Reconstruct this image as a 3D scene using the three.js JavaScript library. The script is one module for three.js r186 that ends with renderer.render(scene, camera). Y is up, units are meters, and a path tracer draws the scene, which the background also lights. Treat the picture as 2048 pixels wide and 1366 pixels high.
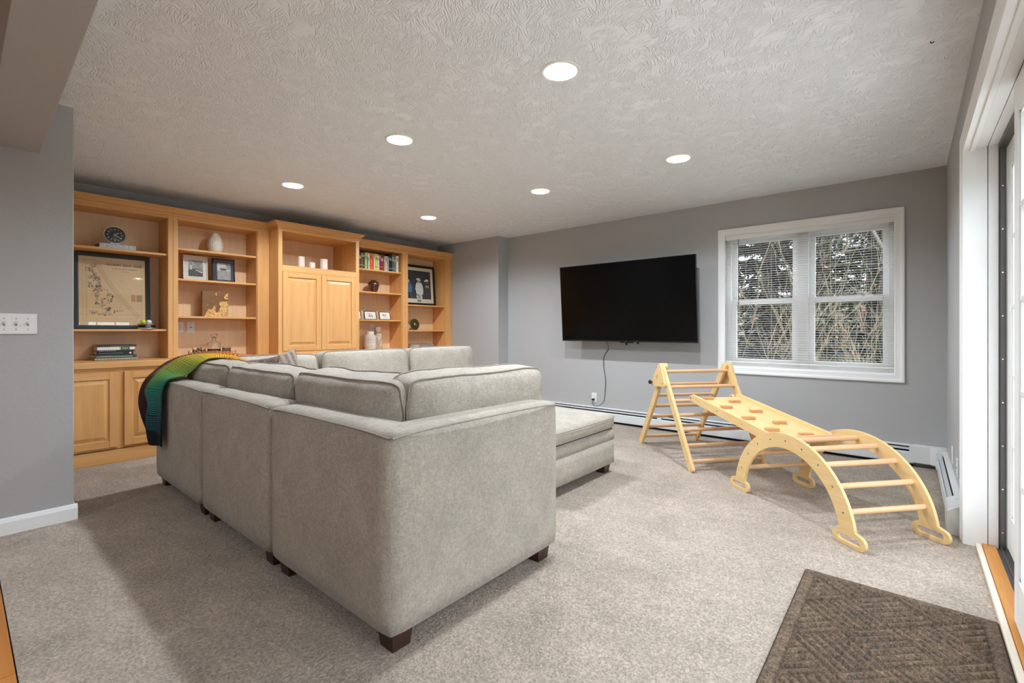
import * as THREE from 'three';
import { RoundedBoxGeometry } from 'three/addons/geometries/RoundedBoxGeometry.js';
import { mergeGeometries, mergeVertices, toCreasedNormals } from 'three/addons/utils/BufferGeometryUtils.js';
import { RectAreaLightUniformsLib } from 'three/addons/lights/RectAreaLightUniformsLib.js';

/* ---------- camera, sky, lights' levels, exposure ---------- */
const scene = new THREE.Scene();
const renderer = new THREE.WebGLRenderer({ antialias: true });
renderer.toneMapping = THREE.LinearToneMapping;
renderer.toneMappingExposure = 1.14;
renderer.shadowMap.enabled = true;
RectAreaLightUniformsLib.init();

const camera = new THREE.PerspectiveCamera(71.86, 2048 / 1366, 0.05, 200);
camera.position.set(0, 1.13, 0);
camera.rotation.set(0, 0.7011, 0);
camera.setViewOffset(2048, 1366, 0, 23.7, 2048, 1366);
camera.updateProjectionMatrix();

const SKY_LEVEL = 7;                 // overcast daylight
const SPOT_CD = 8.6;                   // each recessed lamp
const KITCHEN_FILL_CD = 5.2;  // each unseen kitchen lamp, added as fill
const LAMP_COLOR = new THREE.Color().setRGB(0.845, 0.945, 1.055);

function skyTexture() {                // an even overcast sky, a little brighter overhead
  const w = 128, h = 64, d = new Uint8Array(w * h * 4);
  for (let j = 0; j < h; j++) for (let i = 0; i < w; i++) {
    const el = ((j + 0.5) / h - 0.5) * Math.PI, a = i / w * Math.PI * 2;
    const cl = 0.012 * Math.sin(3 * a + 2 * el) + 0.01 * Math.sin(7 * a - 5 * el + 1);
    const g = el > 0 ? 0.90 + 0.08 * Math.sin(el) + cl : 0.55;
    const k = (j * w + i) * 4;
    d[k] = 255 * g * 0.91; d[k + 1] = 255 * g * 0.965; d[k + 2] = 255 * Math.min(1, g * 1.02); d[k + 3] = 255;
  }
  const t = new THREE.DataTexture(d, w, h);
  t.colorSpace = THREE.SRGBColorSpace; t.mapping = THREE.EquirectangularReflectionMapping;
  t.magFilter = THREE.LinearFilter; t.minFilter = THREE.LinearFilter; t.needsUpdate = true;
  return t;
}
scene.background = skyTexture();
scene.backgroundIntensity = SKY_LEVEL;

/* ---------- helpers ---------- */
function rngOf(seed) { let a = seed >>> 0; return () => { a = (a + 0x6D2B79F5) | 0; let t = Math.imul(a ^ (a >>> 15), 1 | a); t = (t + Math.imul(t ^ (t >>> 7), 61 | t)) ^ t; return ((t ^ (t >>> 14)) >>> 0) / 4294967296; }; }
const rnd = rngOf(20240611);
const V = (x, y, z) => new THREE.Vector3(x, y, z);
const clamp = (x, a, b) => Math.min(b, Math.max(a, x));
const sstep = (a, b, x) => { const t = clamp((x - a) / (b - a), 0, 1); return t * t * (3 - 2 * t); };
const lerp = (a, b, t) => a + (b - a) * t;
// tileable value noise on a lattice of px x py cells
function makeNoise(seed) {
  const r = rngOf(seed), n = 256, tab = new Float32Array(n * n);
  for (let i = 0; i < n * n; i++) tab[i] = r();
  return (x, y, px, py) => {
    const xi = Math.floor(x), yi = Math.floor(y), fx = x - xi, fy = y - yi, u = fx * fx * (3 - 2 * fx), v = fy * fy * (3 - 2 * fy);
    const X0 = ((xi % px) + px) % px, X1 = (X0 + 1) % px, Y0 = ((yi % py) + py) % py, Y1 = (Y0 + 1) % py;
    const g = (a, b) => tab[((b * 57 + 11) & 255) * n + ((a * 31 + b * 7) & 255)];
    return lerp(lerp(g(X0, Y0), g(X1, Y0), u), lerp(g(X0, Y1), g(X1, Y1), u), v);
  };
}
const N1 = makeNoise(5), N2 = makeNoise(17), N3 = makeNoise(91);
const fbm = (N, u, v, fx, fy, oct) => { let s = 0, a = 0.5, t = 0; for (let o = 0; o < oct; o++) { s += a * N(u * fx, v * fy, fx, fy); t += a; a *= 0.5; fx *= 2; fy *= 2; } return s / t; };
function noise3(x, y, z) {
  return (N1(x + 13.7, y + z * 0.71, 251, 241) + N2(y + 4.1, z + x * 0.53, 251, 241) + N3(z + 9.3, x - y * 0.37 + 60, 251, 241)) / 3;
}
function dataTex(w, h, fn, srgb) {      // fn(u, v, out) fills out[0..2] with 0..1
  const d = new Uint8Array(w * h * 4), o = [0, 0, 0];
  for (let j = 0; j < h; j++) for (let i = 0; i < w; i++) {
    fn((i + 0.5) / w, (j + 0.5) / h, o);
    const k = (j * w + i) * 4;
    d[k] = clamp(o[0], 0, 1) * 255; d[k + 1] = clamp(o[1], 0, 1) * 255; d[k + 2] = clamp(o[2], 0, 1) * 255; d[k + 3] = 255;
  }
  const t = new THREE.DataTexture(d, w, h);
  t.wrapS = t.wrapT = THREE.RepeatWrapping; t.magFilter = THREE.LinearFilter; t.minFilter = THREE.LinearMipmapLinearFilter; t.generateMipmaps = true;
  if (srgb) t.colorSpace = THREE.SRGBColorSpace;
  t.needsUpdate = true;
  return t;
}
const grey = (f) => (u, v, o) => { o[0] = o[1] = o[2] = f(u, v); };
function sized(t, mx, my) { t.repeat.set(1 / mx, 1 / my); return t; }
function canvasTex(w, h, draw) {
  const c = document.createElement('canvas'); c.width = w; c.height = h;
  draw(c.getContext('2d'), w, h);
  const t = new THREE.CanvasTexture(c); t.colorSpace = THREE.SRGBColorSpace; t.needsUpdate = true;
  return t;
}
const std = (color, roughness, o = {}) => new THREE.MeshStandardMaterial({ color, roughness, metalness: 0, ...o });
const phys = (o) => new THREE.MeshPhysicalMaterial(o);

const used = new Map();
function numbered(n) { const k = used.get(n) || 0; used.set(n, k + 1); return k ? n + '_' + String(k).padStart(3, '0') : n; }
function tag(o, label, category, group, kind) { if (label) o.userData.label = label; if (category) o.userData.category = category; if (group) o.userData.group = group; if (kind) o.userData.kind = kind; return o; }
function thing(name, label, category, pos = [0, 0, 0], turn = 0, group) {
  const g = new THREE.Group(); g.name = numbered(name); g.position.set(...pos); g.rotation.y = turn; scene.add(g);
  return tag(g, label, category, group);
}
function part(parent, name, geo, mat, label) {
  const m = new THREE.Mesh(geo, mat); m.name = parent === scene ? numbered(name) : name; m.castShadow = m.receiveShadow = true; parent.add(m);
  if (label) m.userData.label = label;
  return m;
}
// a part given in world coordinates, for a thing that is not turned
function wpart(t, name, geo, mat, label) { const p = t.position; geo.translate(-p.x, -p.y, -p.z); return part(t, name, geo, mat, label); }
function struct(name, geo, mat) { const m = part(scene, name, geo, mat); m.userData.kind = 'structure'; return m; }
function structGroup(name, pos = [0, 0, 0]) { const g = new THREE.Group(); g.name = numbered(name); g.position.set(...pos); g.userData.kind = 'structure'; scene.add(g); return g; }
function solo(name, geo, mat, label, category, group, pos = [0, 0, 0], turn = 0) { const m = part(scene, name, geo, mat); m.position.set(...pos); m.rotation.y = turn; return tag(m, label, category, group); }
function copyOf(o, label, pos, turn) { const c = o.clone(); c.name = numbered(o.name.replace(/_\d{3}$/, '')); scene.add(c); if (label) c.userData = { ...o.userData, label }; if (pos) c.position.set(...pos); if (turn !== undefined) c.rotation.y = turn; return c; }

// uv in metres from the face's direction; u runs along the grain
function boxUV(g, grain) {
  if (g.index) { const n = g.toNonIndexed(); g.copy(n); g.setIndex(null); }
  const p = g.attributes.position, uv = new Float32Array(p.count * 2);
  if (!grain) { g.computeBoundingBox(); const s = g.boundingBox.getSize(V()); grain = s.x >= s.y && s.x >= s.z ? 0 : s.y >= s.z ? 1 : 2; }
  const ou = rnd() * 7, ov = rnd() * 7, a = V(), b = V(), c = V();
  for (let i = 0; i < p.count; i += 3) {
    a.fromBufferAttribute(p, i); b.fromBufferAttribute(p, i + 1); c.fromBufferAttribute(p, i + 2);
    const n = b.clone().sub(a).cross(c.clone().sub(a)), m = [Math.abs(n.x), Math.abs(n.y), Math.abs(n.z)], ax = m[0] >= m[1] && m[0] >= m[2] ? 0 : m[1] >= m[2] ? 1 : 2;
    const rest = [0, 1, 2].filter((k) => k !== ax), U = rest.includes(grain) ? grain : rest[0], W = rest.find((k) => k !== U);
    [a, b, c].forEach((q, k) => { uv[(i + k) * 2] = q.getComponent(U) + ou; uv[(i + k) * 2 + 1] = q.getComponent(W) + ov + ax * 0.37; });
  }
  g.setAttribute('uv', new THREE.BufferAttribute(uv, 2));
  return g;
}
// chamfered box between two corners
function rb(x0, x1, y0, y1, z0, z1, r = 0.003, seg = 1, grain) {
  const w = Math.abs(x1 - x0), h = Math.abs(y1 - y0), d = Math.abs(z1 - z0);
  const g = new RoundedBoxGeometry(w, h, d, seg, Math.min(r, w / 2.01, h / 2.01, d / 2.01));
  g.translate((x0 + x1) / 2, (y0 + y1) / 2, (z0 + z1) / 2);
  return boxUV(g, grain);
}
function bx(x0, x1, y0, y1, z0, z1, grain) {
  const g = new THREE.BoxGeometry(Math.abs(x1 - x0), Math.abs(y1 - y0), Math.abs(z1 - z0));
  g.translate((x0 + x1) / 2, (y0 + y1) / 2, (z0 + z1) / 2);
  return boxUV(g, grain);
}
const merge = (list) => mergeGeometries(list.map((g) => { const n = g.index ? g.toNonIndexed() : g; for (const k of Object.keys(n.attributes)) if (!['position', 'normal', 'uv'].includes(k)) n.deleteAttribute(k); return n; }), false);
function lathe(pts, seg = 40) { return new THREE.LatheGeometry(pts.map(([r, y]) => new THREE.Vector2(Math.max(r, 0.00001), y)), seg); }
function tube(pts, r, seg = 24, sides = 8, closed = false) { return new THREE.TubeGeometry(new THREE.CatmullRomCurve3(pts.map((p) => (p.isVector3 ? p : V(...p))), closed, 'centripetal'), seg, r, sides, closed); }
function rod(a, b, r, sides = 16) {     // a round bar from a to b with closed ends
  const d = b.clone().sub(a), g = new THREE.CylinderGeometry(r, r, d.length(), sides);
  g.applyQuaternion(new THREE.Quaternion().setFromUnitVectors(V(0, 1, 0), d.clone().normalize())); g.translate((a.x + b.x) / 2, (a.y + b.y) / 2, (a.z + b.z) / 2);
  return g;
}
// mitred moulding round an opening: [outward, height] profile; a, b in the plane, h out of it
function mould(a0, b0, a1, b1, prof, sides = 'btlr') {
  const pos = [], push = (...q) => q.forEach((v) => pos.push(...v));
  const cor = (d, i) => { const L = sides.includes('l') ? d : 0, R = sides.includes('r') ? d : 0, B = sides.includes('b') ? d : 0, T = sides.includes('t') ? d : 0; return [[a0 - L, b0 - B], [a1 + R, b0 - B], [a1 + R, b1 + T], [a0 - L, b1 + T]][i]; };
  const edges = [['b', 0, 1], ['r', 1, 2], ['t', 2, 3], ['l', 3, 0]];
  for (const [s, i, j] of edges) if (sides.includes(s)) for (let k = 0; k + 1 < prof.length; k++) {
    const [d0, h0] = prof[k], [d1, h1] = prof[k + 1];
    const A = [...cor(d0, i), h0], B = [...cor(d0, j), h0], C = [...cor(d1, j), h1], D = [...cor(d1, i), h1];
    push(A, D, C, A, C, B);
  }
  const g = new THREE.BufferGeometry(); g.setAttribute('position', new THREE.Float32BufferAttribute(pos, 3)); g.computeVertexNormals();
  return boxUV(g);
}
// move a geometry; a mirroring matrix also turns its triangles round
function xf(g, m) {
  g.applyMatrix4(m);
  if (m.determinant() < 0) {
    if (g.index) { const n = g.toNonIndexed(); g.copy(n); g.setIndex(null); }
    for (const a of Object.values(g.attributes)) for (let i = 0; i < a.count; i += 3) for (let k = 0; k < a.itemSize; k++) { const p = (i + 1) * a.itemSize + k, q = (i + 2) * a.itemSize + k, t = a.array[p]; a.array[p] = a.array[q]; a.array[q] = t; }
  }
  return g;
}
// turn (a, b, h) into world axes
const basis = (g, ea, eb, eh, o) => xf(g, new THREE.Matrix4().makeBasis(ea, eb, eh).setPosition(o));
function smoothClosed(g) { const m = mergeVertices(g, 1e-5); m.computeVertexNormals(); return m; }
function extrude(shape, depth, bevel = 0.0015, curve = 12, bseg = 1) {
  return new THREE.ExtrudeGeometry(shape, { depth: depth - 2 * bevel, bevelEnabled: bevel > 0, bevelSize: bevel, bevelThickness: bevel, bevelSegments: bseg, curveSegments: curve, bevelOffset: -bevel }).translate(0, 0, bevel);
}
/* ---------- materials ---------- */
// honey maple: long streaks along u
function woodTex(base, dark, seed, streak) {
  const N = makeNoise(seed);
  return dataTex(1024, 512, (u, v, o) => {
    const warp = 0.02 * fbm(N, u, v, 4, 4, 3);
    const a = fbm(N, u, v + warp, 3, 48, 3), b = fbm(N2, u, v + warp, 12, 160, 2), c = fbm(N3, u, v, 3, 5, 3);
    const fig = 0.5 + 0.5 * Math.sin((v + warp * 6 + 0.1 * c) * 6.283 * 7);
    let t = streak * (0.55 * a + 0.25 * b + 0.2 * fig) + 0.35 * (c - 0.5);
    t = clamp(t, 0, 1);
    for (let k = 0; k < 3; k++) o[k] = lerp(base[k], dark[k], t);
  }, true);
}
const mapleMap = sized(woodTex([0.90, 0.685, 0.43], [0.78, 0.535, 0.295], 3, 0.6), 1.3, 0.65);
const birchMap = sized(woodTex([0.93, 0.80, 0.58], [0.84, 0.67, 0.42], 8, 0.6), 0.9, 0.45);
const beechMap = sized(woodTex([0.89, 0.73, 0.56], [0.80, 0.61, 0.44], 12, 0.6), 0.6, 0.2);
const oakMap = sized(woodTex([0.87, 0.62, 0.30], [0.70, 0.42, 0.16], 21, 0.85), 1.4, 0.5);
const M = {};
M.maple = std(0xffffff, 0.42, { map: mapleMap });
M.mapleBackLit = std(0xffffff, 0.5, { map: sized(woodTex([0.94, 0.80, 0.63], [0.86, 0.69, 0.51], 6, 0.55), 1.3, 0.5) });  // paler than the fronts: brighter light on the backs put into the colour
M.birch = std(0xffffff, 0.5, { map: birchMap });
M.birchEdge = std(0xf3e3c4, 0.6);
M.beech = std(0xffffff, 0.45, { map: beechMap });
M.oak = std(0xffffff, 0.4, { map: oakMap });
M.darkleg = std(0x3a2218, 0.45, { map: null });
M.black = std(0x0c0c0d, 0.5);
M.blackGloss = phys({ color: 0x020202, roughness: 0.22, clearcoat: 0.0, specularIntensity: 0.35 });
M.darkHole = std(0x0a0908, 0.9);
M.white = std(0xf1f0ed, 0.38);
M.whiteTrim = std(0xf1f0ed, 0.42);
M.whitePlastic = std(0xe9e8e4, 0.35);
M.heater = std(0xd9dad8, 0.4);
M.alum = std(0x6e6c69, 0.45, { metalness: 0.5 });
M.chrome = std(0xd8d8d8, 0.15, { metalness: 1 });
M.brass = std(0x8d6a35, 0.35, { metalness: 0.9 });
M.glassPane = phys({ color: 0xffffff, roughness: 0.0, metalness: 0, transmission: 1, thickness: 0, ior: 1.5 });
M.glassThick = phys({ color: 0xffffff, roughness: 0.0, metalness: 0, transmission: 1, thickness: 0.01, ior: 1.5 });

const plaster = sized(dataTex(512, 512, grey((u, v) => 0.5 + 0.5 * (fbm(N1, u, v, 48, 48, 3) - 0.5) + 0.25 * (fbm(N2, u, v, 6, 6, 2) - 0.5))), 0.8, 0.8);
M.wall = std(new THREE.Color().setRGB(0.43, 0.422, 0.412), 0.62, { bumpMap: plaster, bumpScale: 0.0012 });
M.ceilFlat = std(0xd6d5d2, 0.9);

// brushed plaster ceiling: a height map of many short curved brush strokes
function strokesTex() {
  const n = 2048, h = new Float32Array(n * n), r = rngOf(77);
  const stamp = (x, y, s, amp) => {
    const R = Math.ceil(s * 2.2), xi = Math.round(x), yi = Math.round(y);
    for (let j = -R; j <= R; j++) for (let i = -R; i <= R; i++) { const q = (i * i + j * j) / (s * s); if (q > 4) continue; const k = (((yi + j) % n + n) % n) * n + ((xi + i) % n + n) % n; h[k] = Math.max(h[k], amp * Math.exp(-q)); }
  };
  for (let c = 0; c < 2600; c++) {
    const cx = r() * n, cy = r() * n, dir = 0.9 + (r() - 0.5) * 2.0, m = 4 + Math.floor(r() * 5), sp = 7 + r() * 9;
    for (let k = 0; k < m; k++) {
      const off = (k - m / 2) * sp, len = 28 + r() * 60, bend = (r() - 0.5) * 0.02, amp = 0.45 + r() * 0.55, j0 = (r() - 0.5) * 24;
      let x = cx - Math.sin(dir) * off + Math.cos(dir) * j0, y = cy + Math.cos(dir) * off + Math.sin(dir) * j0, a = dir + (r() - 0.5) * 0.3;
      for (let t = 0; t < len; t += 2) { x += 2 * Math.cos(a); y += 2 * Math.sin(a); a += bend; stamp(x, y, 1.7 + 0.8 * Math.sin(Math.PI * t / len), amp * Math.sin(Math.PI * (t + 2) / (len + 4))); }
    }
  }
  return dataTex(n, n, (u, v, o) => { const i = Math.min(n - 1, Math.floor(u * n)), j = Math.min(n - 1, Math.floor(v * n)); o[0] = o[1] = o[2] = 0.14 * fbm(N1, u, v, 128, 128, 2) + 0.8 * h[j * n + i]; });
}
M.ceiling = std(new THREE.Color().setRGB(0.87, 0.88, 0.89), 0.8, { bumpMap: sized(strokesTex(), 2.0, 2.0), bumpScale: 0.0062 });

// cut-pile carpet
const carpetMap = sized(dataTex(1024, 1024, (u, v, o) => {
  const a = fbm(N1, u, v, 240, 240, 2), b = fbm(N2, u, v, 130, 130, 2), c = fbm(N3, u, v, 5, 5, 4), s = fbm(N2, u, v, 8, 24, 2);
  const t = 0.715 + 0.27 * (a - 0.5) + 0.12 * (b - 0.5) + 0.10 * (c - 0.5) + 0.05 * (s - 0.5);
  o[0] = 0.90 * t; o[1] = 0.822 * t; o[2] = 0.742 * t;
}, true), 1.25, 1.25);
const carpetBump = sized(dataTex(1024, 1024, grey((u, v) => 0.5 + 0.9 * (fbm(N1, u, v, 240, 240, 2) - 0.5) + 0.4 * (fbm(N2, u, v, 130, 130, 1) - 0.5) + 0.5 * (fbm(N3, u, v, 6, 6, 3) - 0.5))), 1.25, 1.25);
M.carpet = std(0xffffff, 1, { map: carpetMap, bumpMap: carpetBump, bumpScale: 0.003 });

// woven sofa fabric
const fabricMap = sized(dataTex(1024, 1024, (u, v, o) => {
  const t1 = fbm(N1, u, v, 220, 60, 2), t2 = fbm(N2, u, v, 60, 220, 2), c = fbm(N3, u, v, 6, 6, 4), w = fbm(N1, u, v, 24, 24, 2);
  const t = 0.71 + 0.11 * (t1 - 0.5) + 0.11 * (t2 - 0.5) + 0.08 * (c - 0.5) + 0.03 * (w - 0.5);
  o[0] = t * 0.93; o[1] = t * 0.875; o[2] = t * 0.80;
}, true), 0.7, 0.7);
const fabricBump = sized(dataTex(512, 512, grey((u, v) => 0.5 + 0.6 * (fbm(N1, u, v, 160, 50, 2) - 0.5) + 0.6 * (fbm(N2, u, v, 50, 160, 2) - 0.5))), 0.35, 0.35);
M.fabric = phys({ color: 0xffffff, roughness: 0.95, metalness: 0, map: fabricMap, bumpMap: fabricBump, bumpScale: 0.0012, sheen: 0.35, sheenRoughness: 0.6, sheenColor: new THREE.Color(0.8, 0.78, 0.75) });
M.pipe = phys({ color: 0xe6e2da, roughness: 0.95, metalness: 0, map: fabricMap });
M.seam = std(0x4a443c, 1);
/* ---------- the room ---------- */
const CEIL = 2.45, XR = 0.226, ZB = -5.155, XL = -5.70, ZBUMP = -4.945, XS = -3.81, ZS = -0.462, ZK = 4.0;
const E1 = V(1, 0, 0), E2 = V(0, 1, 0), E3 = V(0, 0, 1);
const WIN = { x0: -1.465, x1: -0.097, y0: 0.745, y1: 2.10 };
const DOOR = { z0: -3.45, z1: -0.42, y1: 2.086 };

// floors
{
  const g = bx(XL - 0.1, 0.262, -0.06, 0, ZB - 0.05, -0.135); struct('floor', g, M.carpet);
  const kf = structGroup('kitchen_floor', [-1.8, -0.06, 1.9]);
  const mats = [0xffffff, 0xf3e6d2, 0xfff6e4, 0xeadbc2].map((c) => std(c, 0.4, { map: oakMap }));
  const shapes = [1.35, 1.0, 0.7].map((l) => [0, 1].map(() => rb(-l / 2 + 0.0008, l / 2 - 0.0008, 0, 0.052, -0.0415, 0.0415, 0.0012)));
  wpart(kf, 'subfloor', bx(-4.0, 0.3, -0.08, -0.012, -0.13, ZK + 0.05), M.darkHole);
  for (let row = 0; row < 12; row++) {                      // the boards nearest the carpet, each one on its own
    let x = -4.3 + (row * 0.53) % 0.9;
    while (x < 0.25) { const s = Math.floor(rnd() * 3), l = [1.35, 1.0, 0.7][s], m = part(kf, 'floor_board', shapes[s][row % 2], mats[Math.floor(rnd() * 4)]); m.position.set(x + l / 2 + 1.8, 0.006, -0.132 + 0.042 + row * 0.083 - 1.9); x += l; }
  }
  wpart(kf, 'floor_boards', bx(-4.2, 0.3, -0.05, -0.002, -0.132 + 12 * 0.083 + 0.001, ZK), M.oak).userData.kind = 'stuff';
}
// ceiling with round holes for the lamps, and the roof above it
const LAMPS = [[-1.365, -2.0], [-2.71, -2.0], [-4.31, -2.0], [-1.365, -3.605], [-2.69, -3.605], [-4.33, -3.605]], FILL_LAMPS = [[-2.7, 1.5], [-1.0, 1.5]];
{
  const s = new THREE.Shape(); const x0 = -6, x1 = 0.5, z0 = -5.4, z1 = 4.2;
  s.moveTo(x0, -z0); s.lineTo(x1, -z0); s.lineTo(x1, -z1); s.lineTo(x0, -z1); s.closePath();
  for (const [x, z] of [...LAMPS, ...FILL_LAMPS]) { const h = new THREE.Path(); h.absarc(x, -z, 0.086, 0, Math.PI * 2, true); s.holes.push(h); }
  const g = new THREE.ExtrudeGeometry(s, { depth: 0.16, bevelEnabled: false, curveSegments: 32 }); g.rotateX(-Math.PI / 2); g.translate(0, CEIL, 0);
  struct('ceiling', boxUV(g, 0), M.ceiling);
  struct('roof', bx(-6, 0.5, CEIL + 0.162, CEIL + 0.26, -5.4, 4.2), M.ceilFlat);
}
// walls
function holed(w0, w1, h0, h1, a0, a1, b0, b1, depth) {   // wall rectangle with one opening, in (a, b), thick along +c
  const s = new THREE.Shape(); s.moveTo(w0, h0); s.lineTo(w1, h0); s.lineTo(w1, h1); s.lineTo(w0, h1); s.closePath();
  const h = new THREE.Path(); h.moveTo(a0, b0); h.lineTo(a0, b1); h.lineTo(a1, b1); h.lineTo(a1, b0); h.closePath(); s.holes.push(h);
  return new THREE.ExtrudeGeometry(s, { depth, bevelEnabled: false });
}
{
  const g = holed(-6, 0.46, -0.1, CEIL + 0.02, WIN.x0 - 0.012, WIN.x1 + 0.012, WIN.y0 - 0.012, WIN.y1 + 0.012, 0.19); g.translate(0, 0, ZB - 0.19);
  struct('wall_back', boxUV(g), M.wall);
  struct('wall_chimney', rb(-6, -4.425, -0.05, CEIL + 0.02, ZB - 0.02, ZBUMP, 0.004), M.wall);
  struct('wall_left', bx(-6, XL, -0.1, CEIL + 0.02, -5.3, ZS), M.wall);
  struct('wall_divider', rb(-6, XS, -0.1, CEIL + 0.02, ZS, ZK + 0.2, 0.006), M.wall);
  // right wall: (a, b) = (-z, y)
  const r = holed(-ZK - 0.2, 5.35, -0.1, CEIL + 0.02, -DOOR.z1, -DOOR.z0, -0.098, DOOR.y1, 0.2);
  xf(r, new THREE.Matrix4().makeBasis(V(0, 0, -1), V(0, 1, 0), V(1, 0, 0)).setPosition(XR, 0, 0));
  struct('wall_right', boxUV(r), M.wall);
  struct('wall_front', bx(-6, 0.46, -0.1, CEIL + 0.02, ZK, ZK + 0.2), M.wall);
  const hb = rb(XS - 0.01, XR + 0.01, 2.139, CEIL + 0.01, -0.317, -0.112, 0.004), hp = hb.attributes.position;   // its room side is not quite square to the walls
  for (let i = 0; i < hp.count; i++) if (hp.getZ(i) < -0.2) hp.setZ(i, hp.getZ(i) + 0.0155 * (hp.getX(i) - XS));
  struct('header_beam', hb, M.wall);
}
// baseboard on the divider wall, with a short return round its end
{
  const pr = [[0, 0], [0.016, 0], [0.016, 0.068], [0.012, 0.078], [0.008, 0.088], [0, 0.092]];
  const s = new THREE.Shape(); pr.forEach(([a, b], i) => (i ? s.lineTo(a, b) : s.moveTo(a, b))); s.closePath();
  const g = new THREE.ExtrudeGeometry(s, { depth: ZK - ZS + 0.016, bevelEnabled: false }); g.translate(XS, 0, ZS - 0.016);
  struct('baseboard_left', boxUV(g), M.whiteTrim);
  const g2 = new THREE.ExtrudeGeometry(s, { depth: 1.3, bevelEnabled: false });
  xf(g2, new THREE.Matrix4().makeBasis(V(0, 0, -1), V(0, 1, 0), V(1, 0, 0)).setPosition(XS - 1.3 + 0.001, 0, ZS));
  struct('baseboard_left', boxUV(g2), M.whiteTrim);
}
// window: picture-frame casing, liner, four sashes with a pane each
{
  const w = structGroup('window_1', [(WIN.x0 + WIN.x1) / 2, WIN.y0, ZB]);
  const prof = [[-0.004, 0], [-0.004, 0.010], [0.004, 0.014], [0.012, 0.013], [0.034, 0.014], [0.044, 0.020], [0.058, 0.021], [0.064, 0.017], [0.066, 0.012], [0.066, 0]];
  wpart(w, 'casing', basis(mould(WIN.x0, WIN.y0, WIN.x1, WIN.y1, prof), E1, E2, E3, V(0, 0, ZB)), M.whiteTrim);
  const zi = ZB, zo = ZB - 0.19;
  wpart(w, 'liner', bx(WIN.x0 - 0.014, WIN.x0, WIN.y0, WIN.y1, zo, zi), M.whiteTrim);
  wpart(w, 'liner', bx(WIN.x1, WIN.x1 + 0.014, WIN.y0, WIN.y1, zo, zi), M.whiteTrim);
  wpart(w, 'liner', bx(WIN.x0 - 0.014, WIN.x1 + 0.014, WIN.y1, WIN.y1 + 0.014, zo, zi), M.whiteTrim);
  wpart(w, 'sill', rb(WIN.x0 - 0.014, WIN.x1 + 0.014, WIN.y0 - 0.014, WIN.y0 + 0.012, zo, zi, 0.003), M.whiteTrim);
  wpart(w, 'mullion', rb(-0.823, -0.732, WIN.y0, WIN.y1, ZB - 0.17, ZB - 0.06, 0.003), M.white);
  wpart(w, 'frame_head', rb(WIN.x0, WIN.x1, 2.055, WIN.y1, ZB - 0.17, ZB - 0.06, 0.003), M.white);
  wpart(w, 'frame_foot', rb(WIN.x0, WIN.x1, WIN.y0, 0.79, ZB - 0.17, ZB - 0.065, 0.003), M.white);
  for (const s of [[-1.463, -1.42], [-0.14, -0.099]]) wpart(w, 'frame_side', rb(s[0], s[1], WIN.y0, WIN.y1, ZB - 0.17, ZB - 0.06, 0.003), M.white);
  const sash = (x0, x1, y0, y1, z, b, t) => {
    const f = wpart(w, 'sash', merge([rb(x0 - 0.048, x0, y0 - b, y1 + t, z - 0.035, z, 0.003), rb(x1, x1 + 0.048, y0 - b, y1 + t, z - 0.035, z, 0.003), rb(x0 - 0.01, x1 + 0.01, y0 - b, y0, z - 0.035, z, 0.003), rb(x0 - 0.01, x1 + 0.01, y1, y1 + t, z - 0.035, z, 0.003)]), M.white);
    const p = bx(x0 - 0.008, x1 + 0.008, y0 - 0.008, y1 + 0.008, z - 0.02, z - 0.016); p.translate(-w.position.x, -w.position.y, -w.position.z); part(f, 'pane', p, M.glassPane);
  };
  for (const [x0, x1] of [[-1.372, -0.872], [-0.685, -0.180]]) { sash(x0, x1, 1.437, 2.012, ZB - 0.115, 0.05, 0.048); sash(x0, x1, 0.834, 1.386, ZB - 0.078, 0.045, 0.05); }
}
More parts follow.
